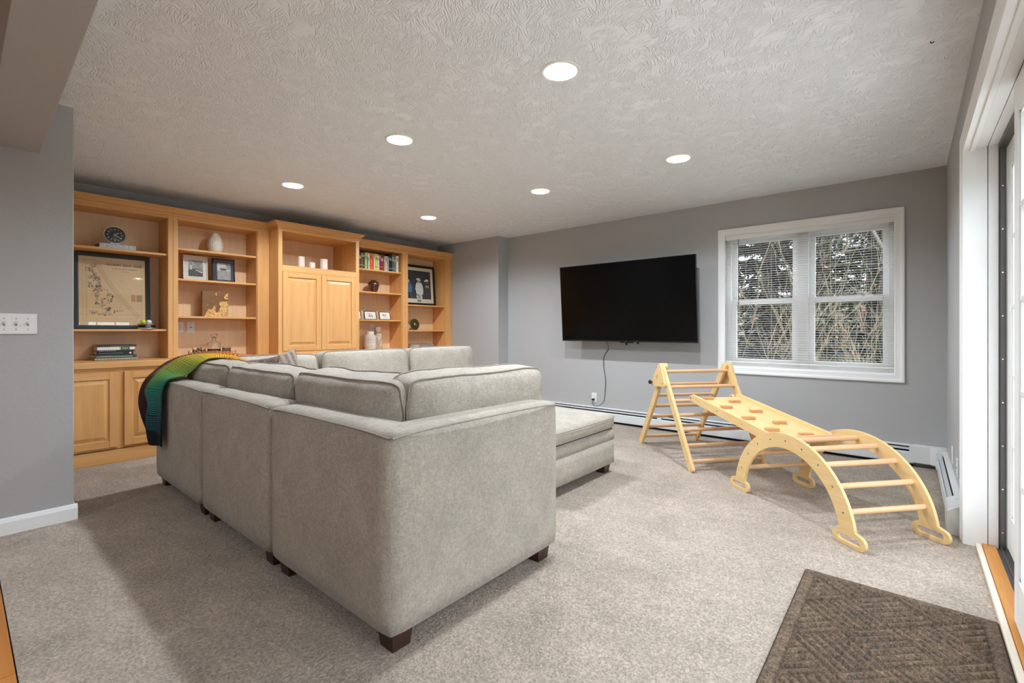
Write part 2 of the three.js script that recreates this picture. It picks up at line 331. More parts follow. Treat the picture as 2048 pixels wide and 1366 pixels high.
// wide sliding door with white framed glass panels, on the right wall
{
  const d = structGroup('door_1', [XR, 0, DOOR.z0]);
  const prof = [[-0.003, 0], [-0.003, 0.012], [0.006, 0.016], [0.022, 0.015], [0.046, 0.017], [0.056, 0.021], [0.066, 0.020], [0.070, 0.014], [0.070, 0]];
  wpart(d, 'casing', basis(mould(-DOOR.z1, -0.02, -DOOR.z0, DOOR.y1, prof, 'tlr'), V(0, 0, -1), E2, V(-1, 0, 0), V(XR, 0, 0)), M.whiteTrim);
  const z0 = DOOR.z0, z1 = DOOR.z1, y1 = DOOR.y1;
  // jamb boards in two steps, with the dark joint between them
  wpart(d, 'jamb', rb(XR - 0.013, 0.306, -0.02, y1, z0 - 0.004, z0 + 0.012, 0.002), M.whiteTrim);
  wpart(d, 'jamb', rb(0.309, 0.347, 0.0, y1, z0 - 0.004, z0 + 0.009, 0.002), M.whiteTrim);
  wpart(d, 'jamb', rb(XR - 0.013, 0.347, -0.02, y1, z1 - 0.012, z1 + 0.004, 0.002), M.whiteTrim);
  wpart(d, 'head', rb(XR - 0.013, 0.306, y1 - 0.012, y1 + 0.004, z0, z1, 0.002), M.whiteTrim);
  wpart(d, 'head', rb(0.309, 0.347, y1 - 0.009, y1 + 0.004, z0, z1, 0.002), M.whiteTrim);
  wpart(d, 'stop_strip', rb(0.240, 0.262, y1 - 0.022, y1 - 0.010, z0 + 0.01, z1, 0.003), M.whiteTrim);
  wpart(d, 'track_side', merge([bx(0.347, 0.352, 0, y1, z0, z0 + 0.006), bx(0.352, 0.368, 0, y1, z0, z0 + 0.02), bx(0.368, 0.374, 0, y1, z0, z0 + 0.012)]), M.alum);
  wpart(d, 'track_head', bx(0.347, 0.43, y1 - 0.03, y1, z0, z1), M.alum);
  const sc = [];
  for (let k = 0; k < 9; k++) { const c = new THREE.CylinderGeometry(0.0035, 0.0035, 0.002, 8); c.rotateX(Math.PI / 2); c.translate(0.36, 0.1 + k * 0.22, z0 + 0.021); sc.push(c); }
  wpart(d, 'screw', merge(sc), M.chrome).userData.kind = 'stuff';
  wpart(d, 'track_floor', merge([bx(0.338, 0.43, -0.05, 0.012, z0, z1), bx(0.352, 0.356, 0.012, 0.026, z0, z1), bx(0.388, 0.392, 0.012, 0.026, z0, z1)]), M.alum);
  wpart(d, 'wood_sill', rb(0.286, 0.337, -0.05, 0.024, z0, z1, 0.004), M.oak);
  wpart(d, 'threshold_strip', rb(0.262, 0.285, -0.05, 0.018, z0, z1, 0.004), std(0xe9dcc8, 0.5));
  const panel = (za, zb, x0, x1, s = 0.105) => {          // za < zb
    const xm = (x0 + x1) / 2;
    const f = wpart(d, 'door_panel', merge([rb(x0, x1, 0.028, y1 - 0.03, za, za + s, 0.004), rb(x0, x1, 0.028, y1 - 0.03, zb - s, zb, 0.004), rb(x0, x1, 0.028, 0.21, za + s - 0.01, zb - s + 0.01, 0.004), rb(x0, x1, 1.93, y1 - 0.03, za + s - 0.01, zb - s + 0.01, 0.004),
      bx(x0 + 0.006, x1 - 0.006, 0.205, 0.218, za + s, zb - s), bx(x0 + 0.006, x1 - 0.006, 1.922, 1.935, za + s, zb - s), bx(x0 + 0.006, x1 - 0.006, 0.21, 1.93, za + s - 0.005, za + s + 0.008), bx(x0 + 0.006, x1 - 0.006, 0.21, 1.93, zb - s - 0.008, zb - s + 0.005)]), M.white);
    const sub = (n, g, m) => { g.translate(-XR, 0, -DOOR.z0); part(f, n, g, m); };
    sub('pane', bx(xm - 0.002, xm + 0.002, 0.20, 1.94, za + s - 0.01, zb - s + 0.01), M.glassPane);
    const cols = Math.max(2, Math.round((zb - za - 2 * s) / 0.3));
    for (let k = 1; k < 5; k++) sub('glazing_bar', rb(x0 + 0.004, x1 - 0.004, 0.21 + k * 0.344 - 0.011, 0.21 + k * 0.344 + 0.011, za + s, zb - s, 0.004), M.white);
    for (let k = 1; k < cols; k++) { const z = za + s + (zb - za - 2 * s) * k / cols; sub('glazing_bar', rb(x0 + 0.005, x1 - 0.005, 0.21, 1.93, z - 0.011, z + 0.011, 0.004), M.white); }
  };
  panel(z0 + 0.02, -2.20, 0.3765, 0.412);
  panel(-2.60, -1.35, 0.303, 0.3375, 0.09);
  panel(-1.60, z1 - 0.005, 0.3765, 0.412);
}
// recessed lamps; the two kitchen ones are unseen, added as fill
{
  const ring = lathe([[0.084, -0.002], [0.098, -0.006], [0.101, -0.003], [0.101, 0.001]], 48);
  const can = lathe([[0.084, -0.003], [0.080, 0.02], [0.068, 0.075], [0.066, 0.08]], 40);
  const bulb = lathe([[0, 0.052], [0.03, 0.054], [0.05, 0.060], [0.062, 0.072], [0.064, 0.082], [0, 0.086]], 32);
  const trimM = std(0xf0eee8, 0.35), canM = std(0xf3dcb4, 0.3), glowM = new THREE.MeshStandardMaterial({ color: 0xffffff, emissive: new THREE.Color().setRGB(1, 0.9, 0.74), emissiveIntensity: 5 });
  const make = (label, x, z, cd, group) => {
    const t = thing('downlight', label, 'ceiling light', [x, CEIL, z], 0, group);
    part(t, 'trim_ring', ring, trimM); part(t, 'reflector', can, canM); part(t, 'lamp_face', bulb, glowM);
    const s = new THREE.SpotLight(LAMP_COLOR, cd, 0, 1.42, 0.22, 2); s.position.set(0, 0.045, 0); s.target.position.set(0, -1, 0); s.castShadow = true; s.shadow.radius = 2.2; t.add(s); t.add(s.target);
  };
  const L = ['largest recessed ceiling light, nearest the camera and above the sofa corner', 'recessed ceiling light above the middle of the sofa back, near the left of the ceiling', 'leftmost recessed ceiling light, in front of the left bookcase columns', 'rightmost recessed ceiling light, between the television and the window', 'recessed ceiling light above the left end of the television', 'smallest recessed ceiling light, in front of the bookcase end by the books'];
  LAMPS.forEach(([x, z], i) => make(L[i], x, z, SPOT_CD));
  FILL_LAMPS.forEach(([x, z], i) => make(['added unseen fill light in the kitchen ceiling behind the beam, on its left', 'added unseen fill light in the kitchen ceiling behind the beam, on its right'][i], x, z, KITCHEN_FILL_CD));
}
// a tiny dark hook in the ceiling near the door
solo('ceiling_hook', tube([[0, 0.002, 0], [0, -0.006, 0], [0.006, -0.010, 0.002], [0.012, -0.006, 0.003]], 0.0022, 14, 6), std(0x2a2522, 0.6), 'tiny dark metal hook in the ceiling near the sliding door', 'hook', null, [0.073, CEIL, -2.886]);
// hydronic baseboard heaters along the back and right walls with a corner cover
{
  const endBox = (g) => boxUV(g);
  const cover = (len) => {       // along +x from 0, wall at z = 0, room towards +z
    const plate = (pts) => { const s = new THREE.Shape(); pts.forEach(([a, b], i) => (i ? s.lineTo(a, b) : s.moveTo(a, b))); s.closePath(); const g = new THREE.ExtrudeGeometry(s, { depth: len, bevelEnabled: false }); xf(g, new THREE.Matrix4().makeBasis(V(0, 0, 1), V(0, 1, 0), V(1, 0, 0))); return endBox(g); };
    return {
      back: plate([[0, 0.0], [0.006, 0.0], [0.006, 0.168], [0.030, 0.162], [0.031, 0.166], [0.006, 0.174], [0, 0.174]]),
      front: plate([[0.058, 0.028], [0.062, 0.028], [0.064, 0.045], [0.064, 0.116], [0.060, 0.124], [0.056, 0.124], [0.060, 0.116], [0.060, 0.045]]),
      damper: plate([[0.034, 0.150], [0.054, 0.137], [0.056, 0.139], [0.036, 0.153]]),
      finsAndShade: plate([[0.008, 0.0], [0.03, 0.0], [0.03, 0.05], [0.050, 0.05], [0.050, 0.116], [0.030, 0.118], [0.030, 0.150], [0.008, 0.155]]),  // fins, plus dark shade shaped in behind the floor gap and slots
    };
  };
  const finShadeM = std(0x1d1d1f, 0.8), dampM = std(0xb9bab9, 0.45);
  const t = thing('baseboard_heater', 'long white metal baseboard heater under the television and window', 'heater', [-4.42, 0, ZB]);
  const c = cover(4.42 + 0.02);
  part(t, 'back_plate', c.back, M.heater); part(t, 'front_cover', c.front, M.heater); part(t, 'damper', c.damper, dampM); part(t, 'fin_tube_and_shade', c.finsAndShade, finShadeM);
  const j = rb(0, 0.05, 0.045, 0.174, 0.004, 0.066, 0.006); j.translate(2.25, 0, 0); part(t, 'joint_cover', j, M.heater);
  // right wall heater: along -z; its room side is -x
  const len = 1.36, t2 = thing('baseboard_heater', 'short white metal baseboard heater on the right wall beside the door casing', 'heater', [XR, 0, ZB + 0.12], -Math.PI / 2);
  const c2 = cover(len);
  part(t2, 'back_plate', c2.back, M.heater); part(t2, 'front_cover', c2.front, M.heater); part(t2, 'damper', c2.damper, dampM); part(t2, 'fin_tube_and_shade', c2.finsAndShade, finShadeM);
  const s = new THREE.Shape(); [[0, 0], [0.068, 0], [0.070, 0.13], [0.062, 0.142], [0, 0.178]].forEach(([a, b], i) => (i ? s.lineTo(a, b) : s.moveTo(a, b))); s.closePath();
  const e = extrude(s, 0.24, 0.003); xf(e, new THREE.Matrix4().makeBasis(V(0, 0, 1), V(0, 1, 0), V(1, 0, 0))); e.translate(len - 0.1, 0.0, 0); part(t2, 'end_cap', boxUV(e), M.heater);
  // inside corner cover
  const k = thing('heater_corner_cover', 'white metal inside corner cover joining the two baseboard heaters', 'heater cover', [XR, 0, ZB]);
  const q = new THREE.Shape(); [[0, 0], [0, 0.20], [-0.20, 0.20], [-0.24, 0.068], [-0.068, 0.068 + 0.0]].forEach(() => 0);
  const flat = new THREE.Shape(); [[0, 0], [-0.23, 0], [-0.23, -0.07], [-0.10, -0.07], [-0.07, -0.10], [-0.07, -0.23], [0, -0.23]].forEach(([a, b], i) => (i ? flat.lineTo(a, b) : flat.moveTo(a, b))); flat.closePath();
  const cg = extrude(flat, 0.14, 0.004); cg.rotateX(-Math.PI / 2); cg.translate(0, 0.036, 0); part(k, 'cover', boxUV(cg), M.heater);
  const lid = new THREE.Shape(); [[0, 0], [-0.20, 0], [-0.20, -0.035], [-0.06, -0.05], [-0.045, -0.06], [-0.035, -0.20], [0, -0.20]].forEach(([a, b], i) => (i ? lid.lineTo(a, b) : lid.moveTo(a, b))); lid.closePath();
  const lg = extrude(lid, 0.008, 0.003); lg.rotateX(-Math.PI / 2); lg.translate(0, 0.172, 0); part(k, 'lid', boxUV(lg), M.heater);
}
/* ---------- built-in maple wall unit ---------- */
const XU = -5.385, XC = -5.13, XBF = -5.16, XBK = -5.69, CT = 0.859;
// board with a raised field: frame of two stiles and two rails plus the bevelled panel; in (a, b) with the face towards +h
function raisedDoor(t, name, w, h, place, label) {
  const fw = 0.058, place2 = (g) => place(boxUV(g));
  const frame = merge([rb(0, fw, 0, h, 0, 0.02, 0.003, 1, 1), rb(w - fw, w, 0, h, 0, 0.02, 0.003, 1, 1), rb(fw, w - fw, 0, fw, 0, 0.0195, 0.0025, 1, 0), rb(fw, w - fw, h - fw, h, 0, 0.0195, 0.0025, 1, 0)]);
  const d = part(t, name, place(frame), M.maple, label);
  const pr = [[0.002, 0.008], [-0.010, 0.008], [-0.012, 0.009], [-0.036, 0.0165], [-0.038, 0.019]];
  const m = mould(fw, fw, w - fw, h - fw, pr);
  const field = bx(fw + 0.037, w - fw - 0.037, fw + 0.037, h - fw - 0.037, 0.006, 0.019, 1);
  part(d, 'raised_panel', place(merge([m, field])), M.maple);
  return d;
}
// base cabinets
{
  const zs = [ZS - 0.006, -1.365, -2.26, -3.155, -4.05, ZBUMP + 0.003];
  const names = ['leftmost maple base cabinet with two raised panel doors, left of the sofa', 'maple base cabinet under the decanter, hidden behind the sofa corner', 'maple base cabinet under the tall cabinet, hidden by the sofa', 'maple base cabinet under the white vases, hidden by the sofa', 'right end maple base cabinet showing its front beside the last sofa cushion'];
  for (let i = 0; i < 5; i++) {
    const za = zs[i], zb = zs[i + 1], t = thing('base_cabinet', names[i], 'cabinet', [-5.42, 0, (za + zb) / 2]);
    wpart(t, 'carcass', merge([bx(XBK, XBF - 0.02, 0.0, CT - 0.056, zb, zb + 0.018), bx(XBK, XBF - 0.02, 0.0, CT - 0.056, za - 0.018, za), bx(XBK, XBF - 0.02, 0.118, 0.136, zb + 0.018, za - 0.018), bx(XBK, XBK + 0.008, 0.0, CT - 0.056, zb + 0.018, za - 0.018)]), M.maple);
    wpart(t, 'toe_board', rb(XBF - 0.022, XBF + 0.006, 0, 0.112, zb + 0.0004, za - 0.0004, 0.004, 1, 2), M.maple);
    wpart(t, 'face_frame', merge([rb(XBF - 0.02, XBF, 0.118, CT - 0.056, za - 0.045, za - 0.0004, 0.002, 1, 1), rb(XBF - 0.02, XBF, 0.118, CT - 0.056, zb + 0.0004, zb + 0.045, 0.002, 1, 1), rb(XBF - 0.02, XBF, 0.118, CT - 0.056, (za + zb) / 2 - 0.045, (za + zb) / 2 + 0.035, 0.002, 1, 1), rb(XBF - 0.02, XBF - 0.0006, 0.742, CT - 0.056, zb + 0.04, za - 0.04, 0.002, 1, 2), rb(XBF - 0.02, XBF - 0.0006, 0.118, 0.165, zb + 0.04, za - 0.04, 0.002, 1, 2)]), M.maple);
    const w = 0.402, y0 = 0.138, h = 0.632;
    for (const z of [za - 0.032, (za + zb) / 2 - 0.026]) raisedDoor(t, 'door', w, h, (g) => basis(g, V(0, 0, -1), E2, E1, V(XBF + 0.001 - t.position.x, y0 - t.position.y, z - t.position.z)));
  }
  const c = thing('countertop', 'long maple countertop running under all the bookcase columns', 'countertop', [-5.42, CT - 0.055, -2.7]);
  wpart(c, 'slab', rb(XBK - 0.008, XC, CT - 0.054, CT, ZBUMP + 0.001, ZS - 0.002, 0.007, 2, 2), M.maple);
  wpart(c, 'apron', rb(XBF - 0.02, XC - 0.018, CT - 0.068, CT - 0.053, ZBUMP + 0.001, ZS - 0.002, 0.003, 1, 2), M.maple);
}
// open bookcase units
function bookUnit(label, za, zb, xfr, o) {               // za near end, zb far end (za > zb)
  const t = thing('bookcase_unit', label, 'bookcase', [-5.54, CT, (za + zb) / 2]);
  const oa = za - o.sa, ob = zb + o.sb, top = o.top ?? 2.236, T = 0.019, y0 = CT + 0.001;
  wpart(t, 'side_panel', bx(XBK + 0.006, xfr - 0.019, y0, top, oa - 0.004, oa - 0.004 + T, 1), M.maple);
  wpart(t, 'side_panel', bx(XBK + 0.006, xfr - 0.019, y0, top, ob + 0.004 - T, ob + 0.004, 1), M.maple);
  wpart(t, 'back_panel', bx(XBK, XBK + 0.006, y0, top, zb + 0.002, za - 0.002, 1), M.mapleBackLit);
  wpart(t, 'top_panel', bx(XBK + 0.006, xfr - 0.019, o.open, o.open + T, ob + 0.004, oa - 0.004, 2), M.maple);
  wpart(t, 'stile', rb(xfr - 0.019, xfr, y0, top, oa, za - 0.0006, 0.0025, 1, 1), M.maple);
  wpart(t, 'stile', rb(xfr - 0.019, xfr, y0, top, zb + 0.0006, ob, 0.0025, 1, 1), M.maple);
  wpart(t, 'top_rail', rb(xfr - 0.019, xfr - 0.0004, o.open, top, ob, oa, 0.0025, 1, 2), M.maple);
  for (const y of o.shelves) wpart(t, 'shelf', rb(XBK + 0.007, xfr - 0.024, y - 0.0195, y, ob + 0.005, oa - 0.005, 0.002, 1, 2), M.maple);
  // crown moulding, with returns where an end stands proud
  const cp = [[0, -0.018], [0.011, -0.016], [0.013, -0.003], [0.006, 0.001], [0.012, 0.010], [0.030, 0.030], [0.043, 0.036], [0.043, 0.041], [0.050, 0.043], [0.050, 0.055], [0, 0.055]];
  const s = new THREE.Shape(); cp.forEach(([a, b], i) => (i ? s.lineTo(a, b) : s.moveTo(a, b))); s.closePath();
  const ea = o.ea ?? 0, eb = o.eb ?? 0;
  const g = new THREE.ExtrudeGeometry(s, { depth: za - zb + ea + eb, bevelEnabled: false }); g.translate(xfr, top, zb - eb);
  // mitre the ends of a proud crown: pull the lower profile points back to the case
  if (ea || eb) { const p = g.attributes.position; for (let i = 0; i < p.count; i++) { const out = Math.max(0, p.getX(i) - xfr); if (p.getZ(i) > za) p.setZ(i, za + Math.min(ea, out)); else if (p.getZ(i) < zb) p.setZ(i, zb - Math.min(eb, out)); } g.computeVertexNormals(); }
  const list = [boxUV(g, 2)];
  const ret = (z, sg) => { const r = new THREE.ExtrudeGeometry(s, { depth: xfr - XBK, bevelEnabled: false }); xf(r, new THREE.Matrix4().makeBasis(V(0, 0, sg), E2, V(1, 0, 0)).setPosition(XBK, top, z)); const p = r.attributes.position; for (let i = 0; i < p.count; i++) if (p.getX(i) > xfr - 0.001) p.setX(i, xfr + Math.abs(p.getZ(i) - z)); r.computeVertexNormals(); return boxUV(r, 0); };
  if (ea) list.push(ret(za, 1)); if (eb) list.push(ret(zb, -1));
  wpart(t, 'crown_moulding', merge(list), M.maple);
  wpart(t, 'cap', bx(XBK, xfr + 0.001, top + 0.03, top + 0.054, zb + 0.0005, za - 0.0005, 2), M.maple);
  if (o.extra) o.extra(t, oa, ob, top);
  return t;
}
bookUnit('leftmost open bookcase column, holding the clock and the framed golf map', ZS - 0.006, -1.353, XU, { sa: 0.055, sb: 0.04, open: 2.19, shelves: [1.853, 1.135] });
bookUnit('second open bookcase column from the left, holding the egg vase and decanter', -1.353, -2.238, XU, { sa: 0.042, sb: 0.122, open: 2.19, shelves: [1.925, 1.628, 1.263] });
bookUnit('tall deeper middle cabinet with candles above two closed doors', -2.238, -3.208, XBF, {
  sa: 0.045, sb: 0.045, open: 2.194, ea: 0.050, eb: 0.050, shelves: [],
  extra: (t, oa, ob, top) => {
    wpart(t, 'shelf', bx(XBK + 0.007, XBF - 0.019, 1.803, 1.826, ob + 0.005, oa - 0.005, 2), M.maple);
    wpart(t, 'middle_rail', rb(XBF - 0.019, XBF - 0.0004, 1.762, 1.828, ob, oa, 0.0025, 1, 2), M.maple);
    wpart(t, 'bottom_rail', rb(XBF - 0.019, XBF - 0.0004, CT + 0.001, 0.90, ob, oa, 0.0025, 1, 2), M.maple);
    wpart(t, 'side_skin', bx(XBK + 0.006, XBF - 0.019, CT + 0.001, top, oa + 0.02, -2.2385, 1), M.maple);
    wpart(t, 'side_skin', bx(XBK + 0.006, XBF - 0.019, CT + 0.001, top, -3.2075, ob - 0.02, 1), M.maple);
    const w = (oa - ob) / 2 - 0.004;
    for (const z of [oa - 0.002, (oa + ob) / 2 - 0.002]) raisedDoor(t, 'door', w, 0.862, (g) => basis(g, V(0, 0, -1), E2, E1, V(XBF - 0.013 - t.position.x, 0.898 - t.position.y, z - t.position.z)));
    wpart(t, 'dark_reveal', bx(XBF - 0.03, XBF - 0.02, 0.895, 1.765, ob, oa), M.darkHole);
  },
});
bookUnit('fourth bookcase column, with the row of upright books on top', -3.208, -4.07, XU, { sa: 0.045, sb: 0.047, open: 2.19, shelves: [1.925, 1.63, 1.263] });
bookUnit('rightmost bookcase column, holding the large framed golf photograph', -4.07, ZBUMP + 0.003, XU, { sa: 0.046, sb: 0.122, open: 2.19, shelves: [1.488, 1.124] });

/* ---------- sectional sofa ---------- */
const sofaLegG = (() => { const g = new THREE.CylinderGeometry(0.0637, 0.052, 0.07, 4); g.rotateY(Math.PI / 4); return toCreasedNormals(g, 0.4); })();
boxUV(sofaLegG, 1);
const SY0 = 0.07, SY1 = 0.775, BT = 0.19;
// soft upholstered slab, slightly crowned on its broad faces
function upholstered(x0, x1, y0, y1, z0, z1, r = 0.02, puff = 0.006, seed = 0) {
  const w = x1 - x0, h = y1 - y0, d = z1 - z0;
  let g = new RoundedBoxGeometry(w, h, d, 3, r);
  g = mergeVertices(g, 1e-5);
  const b = new THREE.BoxGeometry(w, h, d, Math.max(2, Math.round(w / 0.06)), Math.max(2, Math.round(h / 0.06)), Math.max(2, Math.round(d / 0.06)));
  const p = b.attributes.position;
  for (let i = 0; i < p.count; i++) {
    const q = V().fromBufferAttribute(p, i), c = V(clamp(q.x, -w / 2 + r, w / 2 - r), clamp(q.y, -h / 2 + r, h / 2 - r), clamp(q.z, -d / 2 + r, d / 2 - r)), n = q.clone().sub(c);
    if (n.length() > 1e-9) { n.normalize(); q.copy(c).addScaledVector(n, r); }
    const fx = 1 - Math.pow(Math.abs(q.x) * 2 / w, 4), fy = 1 - Math.pow(Math.abs(q.y) * 2 / h, 4), fz = 1 - Math.pow(Math.abs(q.z) * 2 / d, 4);
    const wob = 0.6 + 0.8 * noise3((q.x + x0) * 5 + seed, (q.y + y0) * 5, (q.z + z0) * 5);
    q.x += Math.sign(q.x) * puff * fy * fz * wob * (Math.abs(q.x) > w / 2 - r - 0.001 ? 1 : 0);
    q.z += Math.sign(q.z) * puff * fy * fx * wob * (Math.abs(q.z) > d / 2 - r - 0.001 ? 1 : 0);
    q.y += Math.sign(q.y) * puff * fx * fz * wob * (Math.abs(q.y) > h / 2 - r - 0.001 ? 1 : 0);
    p.setXYZ(i, q.x, q.y, q.z);
  }
  b.deleteAttribute('normal'); b.deleteAttribute('uv');
  const m = mergeVertices(b, 1e-5); m.computeVertexNormals(); m.translate((x0 + x1) / 2, (y0 + y1) / 2, (z0 + z1) / 2);
  return boxUV(m, 1);
}
function sofaModule(label, x0, x1, z0, z1, backs) {      // z0 < z1; backs: 'z' (at z1), 'e' (at x1), 'w' (at x0)
  const t = thing('sofa_module', label, 'sofa', [(x0 + x1) / 2, 0, (z0 + z1) / 2], 0, 'units of the sectional sofa');
  const g = 0.005, X0 = x0 + g, X1 = x1 - g, Z0 = z0 + g, Z1 = z1 - g;
  const sx0 = backs.includes('w') ? X0 + BT : X0, sx1 = backs.includes('e') ? X1 - BT : X1, sz1 = backs.includes('z') ? Z1 - BT : Z1;
  wpart(t, 'base', upholstered(sx0, sx1, SY0, 0.29, Z0, sz1, 0.015, 0.003), M.fabric);
  wpart(t, 'seat_cushion', upholstered(sx0 + 0.015, sx1 - 0.015, 0.29, 0.455, Z0 + 0.016, sz1 - 0.015, 0.035, 0.014), M.fabric);
  if (backs.includes('z')) wpart(t, 'back_frame', upholstered(X0, X1, SY0, SY1, Z1 - BT, Z1, 0.026, 0.006, 3), M.fabric);
  const ze = backs.includes('z') ? Z1 - BT + 0.004 : Z1;
  if (backs.includes('e')) wpart(t, backs.includes('z') ? 'side_frame' : 'back_frame', upholstered(X1 - BT, X1, SY0, SY1, Z0, backs.includes('z') ? Z1 - 0.002 : ze, 0.026, 0.006, 7), M.fabric);
  if (backs.includes('w')) wpart(t, backs.includes('z') ? 'side_frame' : 'back_frame', upholstered(X0, X0 + BT, SY0, SY1, Z0, backs.includes('z') ? Z1 - 0.002 : ze, 0.026, 0.006, 9), M.fabric);
  // welt seams just below the top edge of the outer faces
  const welt = [];
  const yw = SY1 - 0.010;
  if (backs.includes('z')) welt.push(tube([[X0 + 0.012, yw - 0.008, Z1 - 0.006], [X0 + 0.12, yw, Z1 - 0.001], [X1 - 0.12, yw, Z1 - 0.001], [X1 - 0.012, yw - 0.008, Z1 - 0.006]], 0.0035, 24, 6));
  if (backs.includes('e')) welt.push(tube([[X1 - 0.006, yw - 0.008, Z0 + 0.012], [X1 - 0.001, yw, Z0 + 0.12], [X1 - 0.001, yw, Z1 - 0.12], [X1 - 0.006, yw - 0.008, Z1 - 0.012]], 0.0035, 24, 6));
  if (welt.length) wpart(t, 'welt_seam', merge(welt.map((w) => boxUV(w))), M.pipe);
  for (const [x, z] of [[X0 + 0.075, Z0 + 0.075], [X1 - 0.075, Z0 + 0.075], [X0 + 0.075, Z1 - 0.075], [X1 - 0.075, Z1 - 0.075]]) {
    const l = part(t, 'leg', sofaLegG, M.darkleg); l.position.set(x - t.position.x, 0.036, z - t.position.z);
  }
  return t;
}
const SX = [-4.22, -3.232, -2.284, -1.334], SZ = [-0.944, -1.945, -2.915, -3.885];
sofaModule('front right corner unit of the grey sofa, nearest the camera, with two tall outer faces', SX[2], SX[3], SZ[1], SZ[0], 'ze');
sofaModule('middle unit of the grey sofa back row, between the two corner units', SX[1], SX[2], SZ[1], SZ[0], 'z');
sofaModule('left corner unit of the grey sofa, under the rainbow throw blanket', SX[0], SX[1], SZ[1], SZ[0], 'zw');
sofaModule('grey sofa unit along the bookcase, next to the left corner unit', SX[0], -3.25, SZ[2], SZ[1], 'w');
sofaModule('far end unit of the grey sofa along the bookcase, under its last cushion', SX[0], -3.25, SZ[3], SZ[2], 'w');
// storage ottoman
{
  const x0 = -2.79, x1 = -1.795, z0 = -3.405, z1 = -2.41, t = thing('storage_ottoman', 'large square grey storage ottoman with a cushioned lid and short dark legs', 'ottoman', [(x0 + x1) / 2, 0, (z0 + z1) / 2]);
  wpart(t, 'base', upholstered(x0 + 0.004, x1 - 0.004, SY0, 0.262, z0 + 0.004, z1 - 0.004, 0.012, 0.003), M.fabric);
  wpart(t, 'band', upholstered(x0 + 0.004, x1 - 0.004, 0.258, 0.343, z0 + 0.004, z1 - 0.004, 0.01, 0.003), M.fabric);
  const lid = wpart(t, 'lid_cushion', upholstered(x0, x1, 0.35, 0.462, z0, z1, 0.03, 0.022), M.fabric);
  const y = 0.438, q = 0.012, loop = [[x0 - 0.002, y, z0 + q], [x0 - 0.002, y, z1 - q], [x0 + q, y, z1 + 0.002], [x1 - q, y, z1 + 0.002], [x1 + 0.002, y, z1 - q], [x1 + 0.002, y, z0 + q], [x1 - q, y, z0 - 0.002], [x0 + q, y, z0 - 0.002]];
  const pg = boxUV(tube(loop, 0.0045, 120, 6, true)); pg.translate(-t.position.x, 0, -t.position.z); part(lid, 'piping', pg, M.pipe);
  wpart(t, 'lid_gap', bx(x0 + 0.02, x1 - 0.02, 0.335, 0.356, z0 + 0.02, z1 - 0.02), M.seam);
  for (const [x, z] of [[x0 + 0.075, z0 + 0.075], [x1 - 0.075, z0 + 0.075], [x0 + 0.075, z1 - 0.075], [x1 - 0.075, z1 - 0.075]]) { const l = part(t, 'leg', sofaLegG, M.darkleg); l.position.set(x - t.position.x, 0.036, z - t.position.z); }
}
// loose boxed cushions: w wide, h high, d thick; base centre at the origin, broad faces towards +-z
function cushionShape(w, h, d, seed, soft = 1) {
  const f = (x, y, z) => {                                // x, y, z in -1..1
    const ex = 1 - Math.pow(Math.abs(x), 3.2), ey = 1 - Math.pow(Math.abs(y), 3.2);
    const cr = 1 - 0.075 * Math.pow(Math.abs(x), 5) * Math.pow(Math.abs(y), 5);
    const sag = 1 - 0.02 * soft * (1 - x * x);
    const P = V(x * w / 2 * cr * (1 - 0.02 * (1 - Math.abs(y))), y * h / 2 * cr * (y > 0 ? sag : 1), z * d / 2 * (0.55 + 0.70 * Math.pow(ex * ey, 0.5)));
    const e = Math.pow(Math.max(Math.abs(x), Math.abs(y)), 6);
    const n1 = noise3(P.x * 7 + seed * 3.1, P.y * 7, P.z * 4 + seed) - 0.5, n2 = noise3(P.x * 22 + seed, P.y * 22, P.z * 9) - 0.5;
    P.z += Math.sign(z) * (n1 * 0.05 * soft + n2 * 0.022 * (0.25 + e) * soft) * Math.min(1, Math.abs(z) * 1.2);
    P.y += n1 * 0.022 * soft * Math.max(0, y); P.x += n2 * 0.012 * e * soft;
    return P;
  };
  const b = new THREE.BoxGeometry(2, 2, 2, 56, 32, 8), p = b.attributes.position;
  for (let i = 0; i < p.count; i++) {
    let x = p.getX(i), y = p.getY(i), z = p.getZ(i);
    // round the box edges a little before shaping
    const rr = [0.065, 0.13, 0.36], v = [x, y, z], k = v.map((c, j) => clamp(c, -1 + rr[j], 1 - rr[j])), n = v.map((c, j) => (c - k[j]) / rr[j]), L = Math.hypot(...n);
    if (L > 1) [x, y, z] = k.map((c, j) => c + n[j] / L * rr[j]);
    const q = f(x, y, z); p.setXYZ(i, q.x, q.y + h / 2, q.z);
  }
  b.deleteAttribute('normal'); b.deleteAttribute('uv');
  const m = mergeVertices(b, 1e-6); m.computeVertexNormals();
  const loops = [1, -1].map((s) => { const pts = []; const R = 0.968, n = 14; const side = (fn) => { for (let i = 0; i < n; i++) pts.push(fn(-0.9 + 1.8 * i / (n - 1))); }; const g = (x, y) => { const q = f(x * 1.012, y, s * 0.885); q.y += h / 2; q.z += s * 0.002; q.y += Math.abs(y) > 0.9 ? 0.0035 * Math.sign(y) : 0; q.x += Math.abs(x) > 0.9 ? 0.0035 * Math.sign(x) : 0; return q; }; side((t) => g(t * 1, -R)); side((t) => g(R, t)); side((t) => g(-t, R)); side((t) => g(-R, -t)); return boxUV(tube(pts, 0.0038, 180, 6, true)); });
  return { body: boxUV(m, 1), piping: merge(loops) };
}
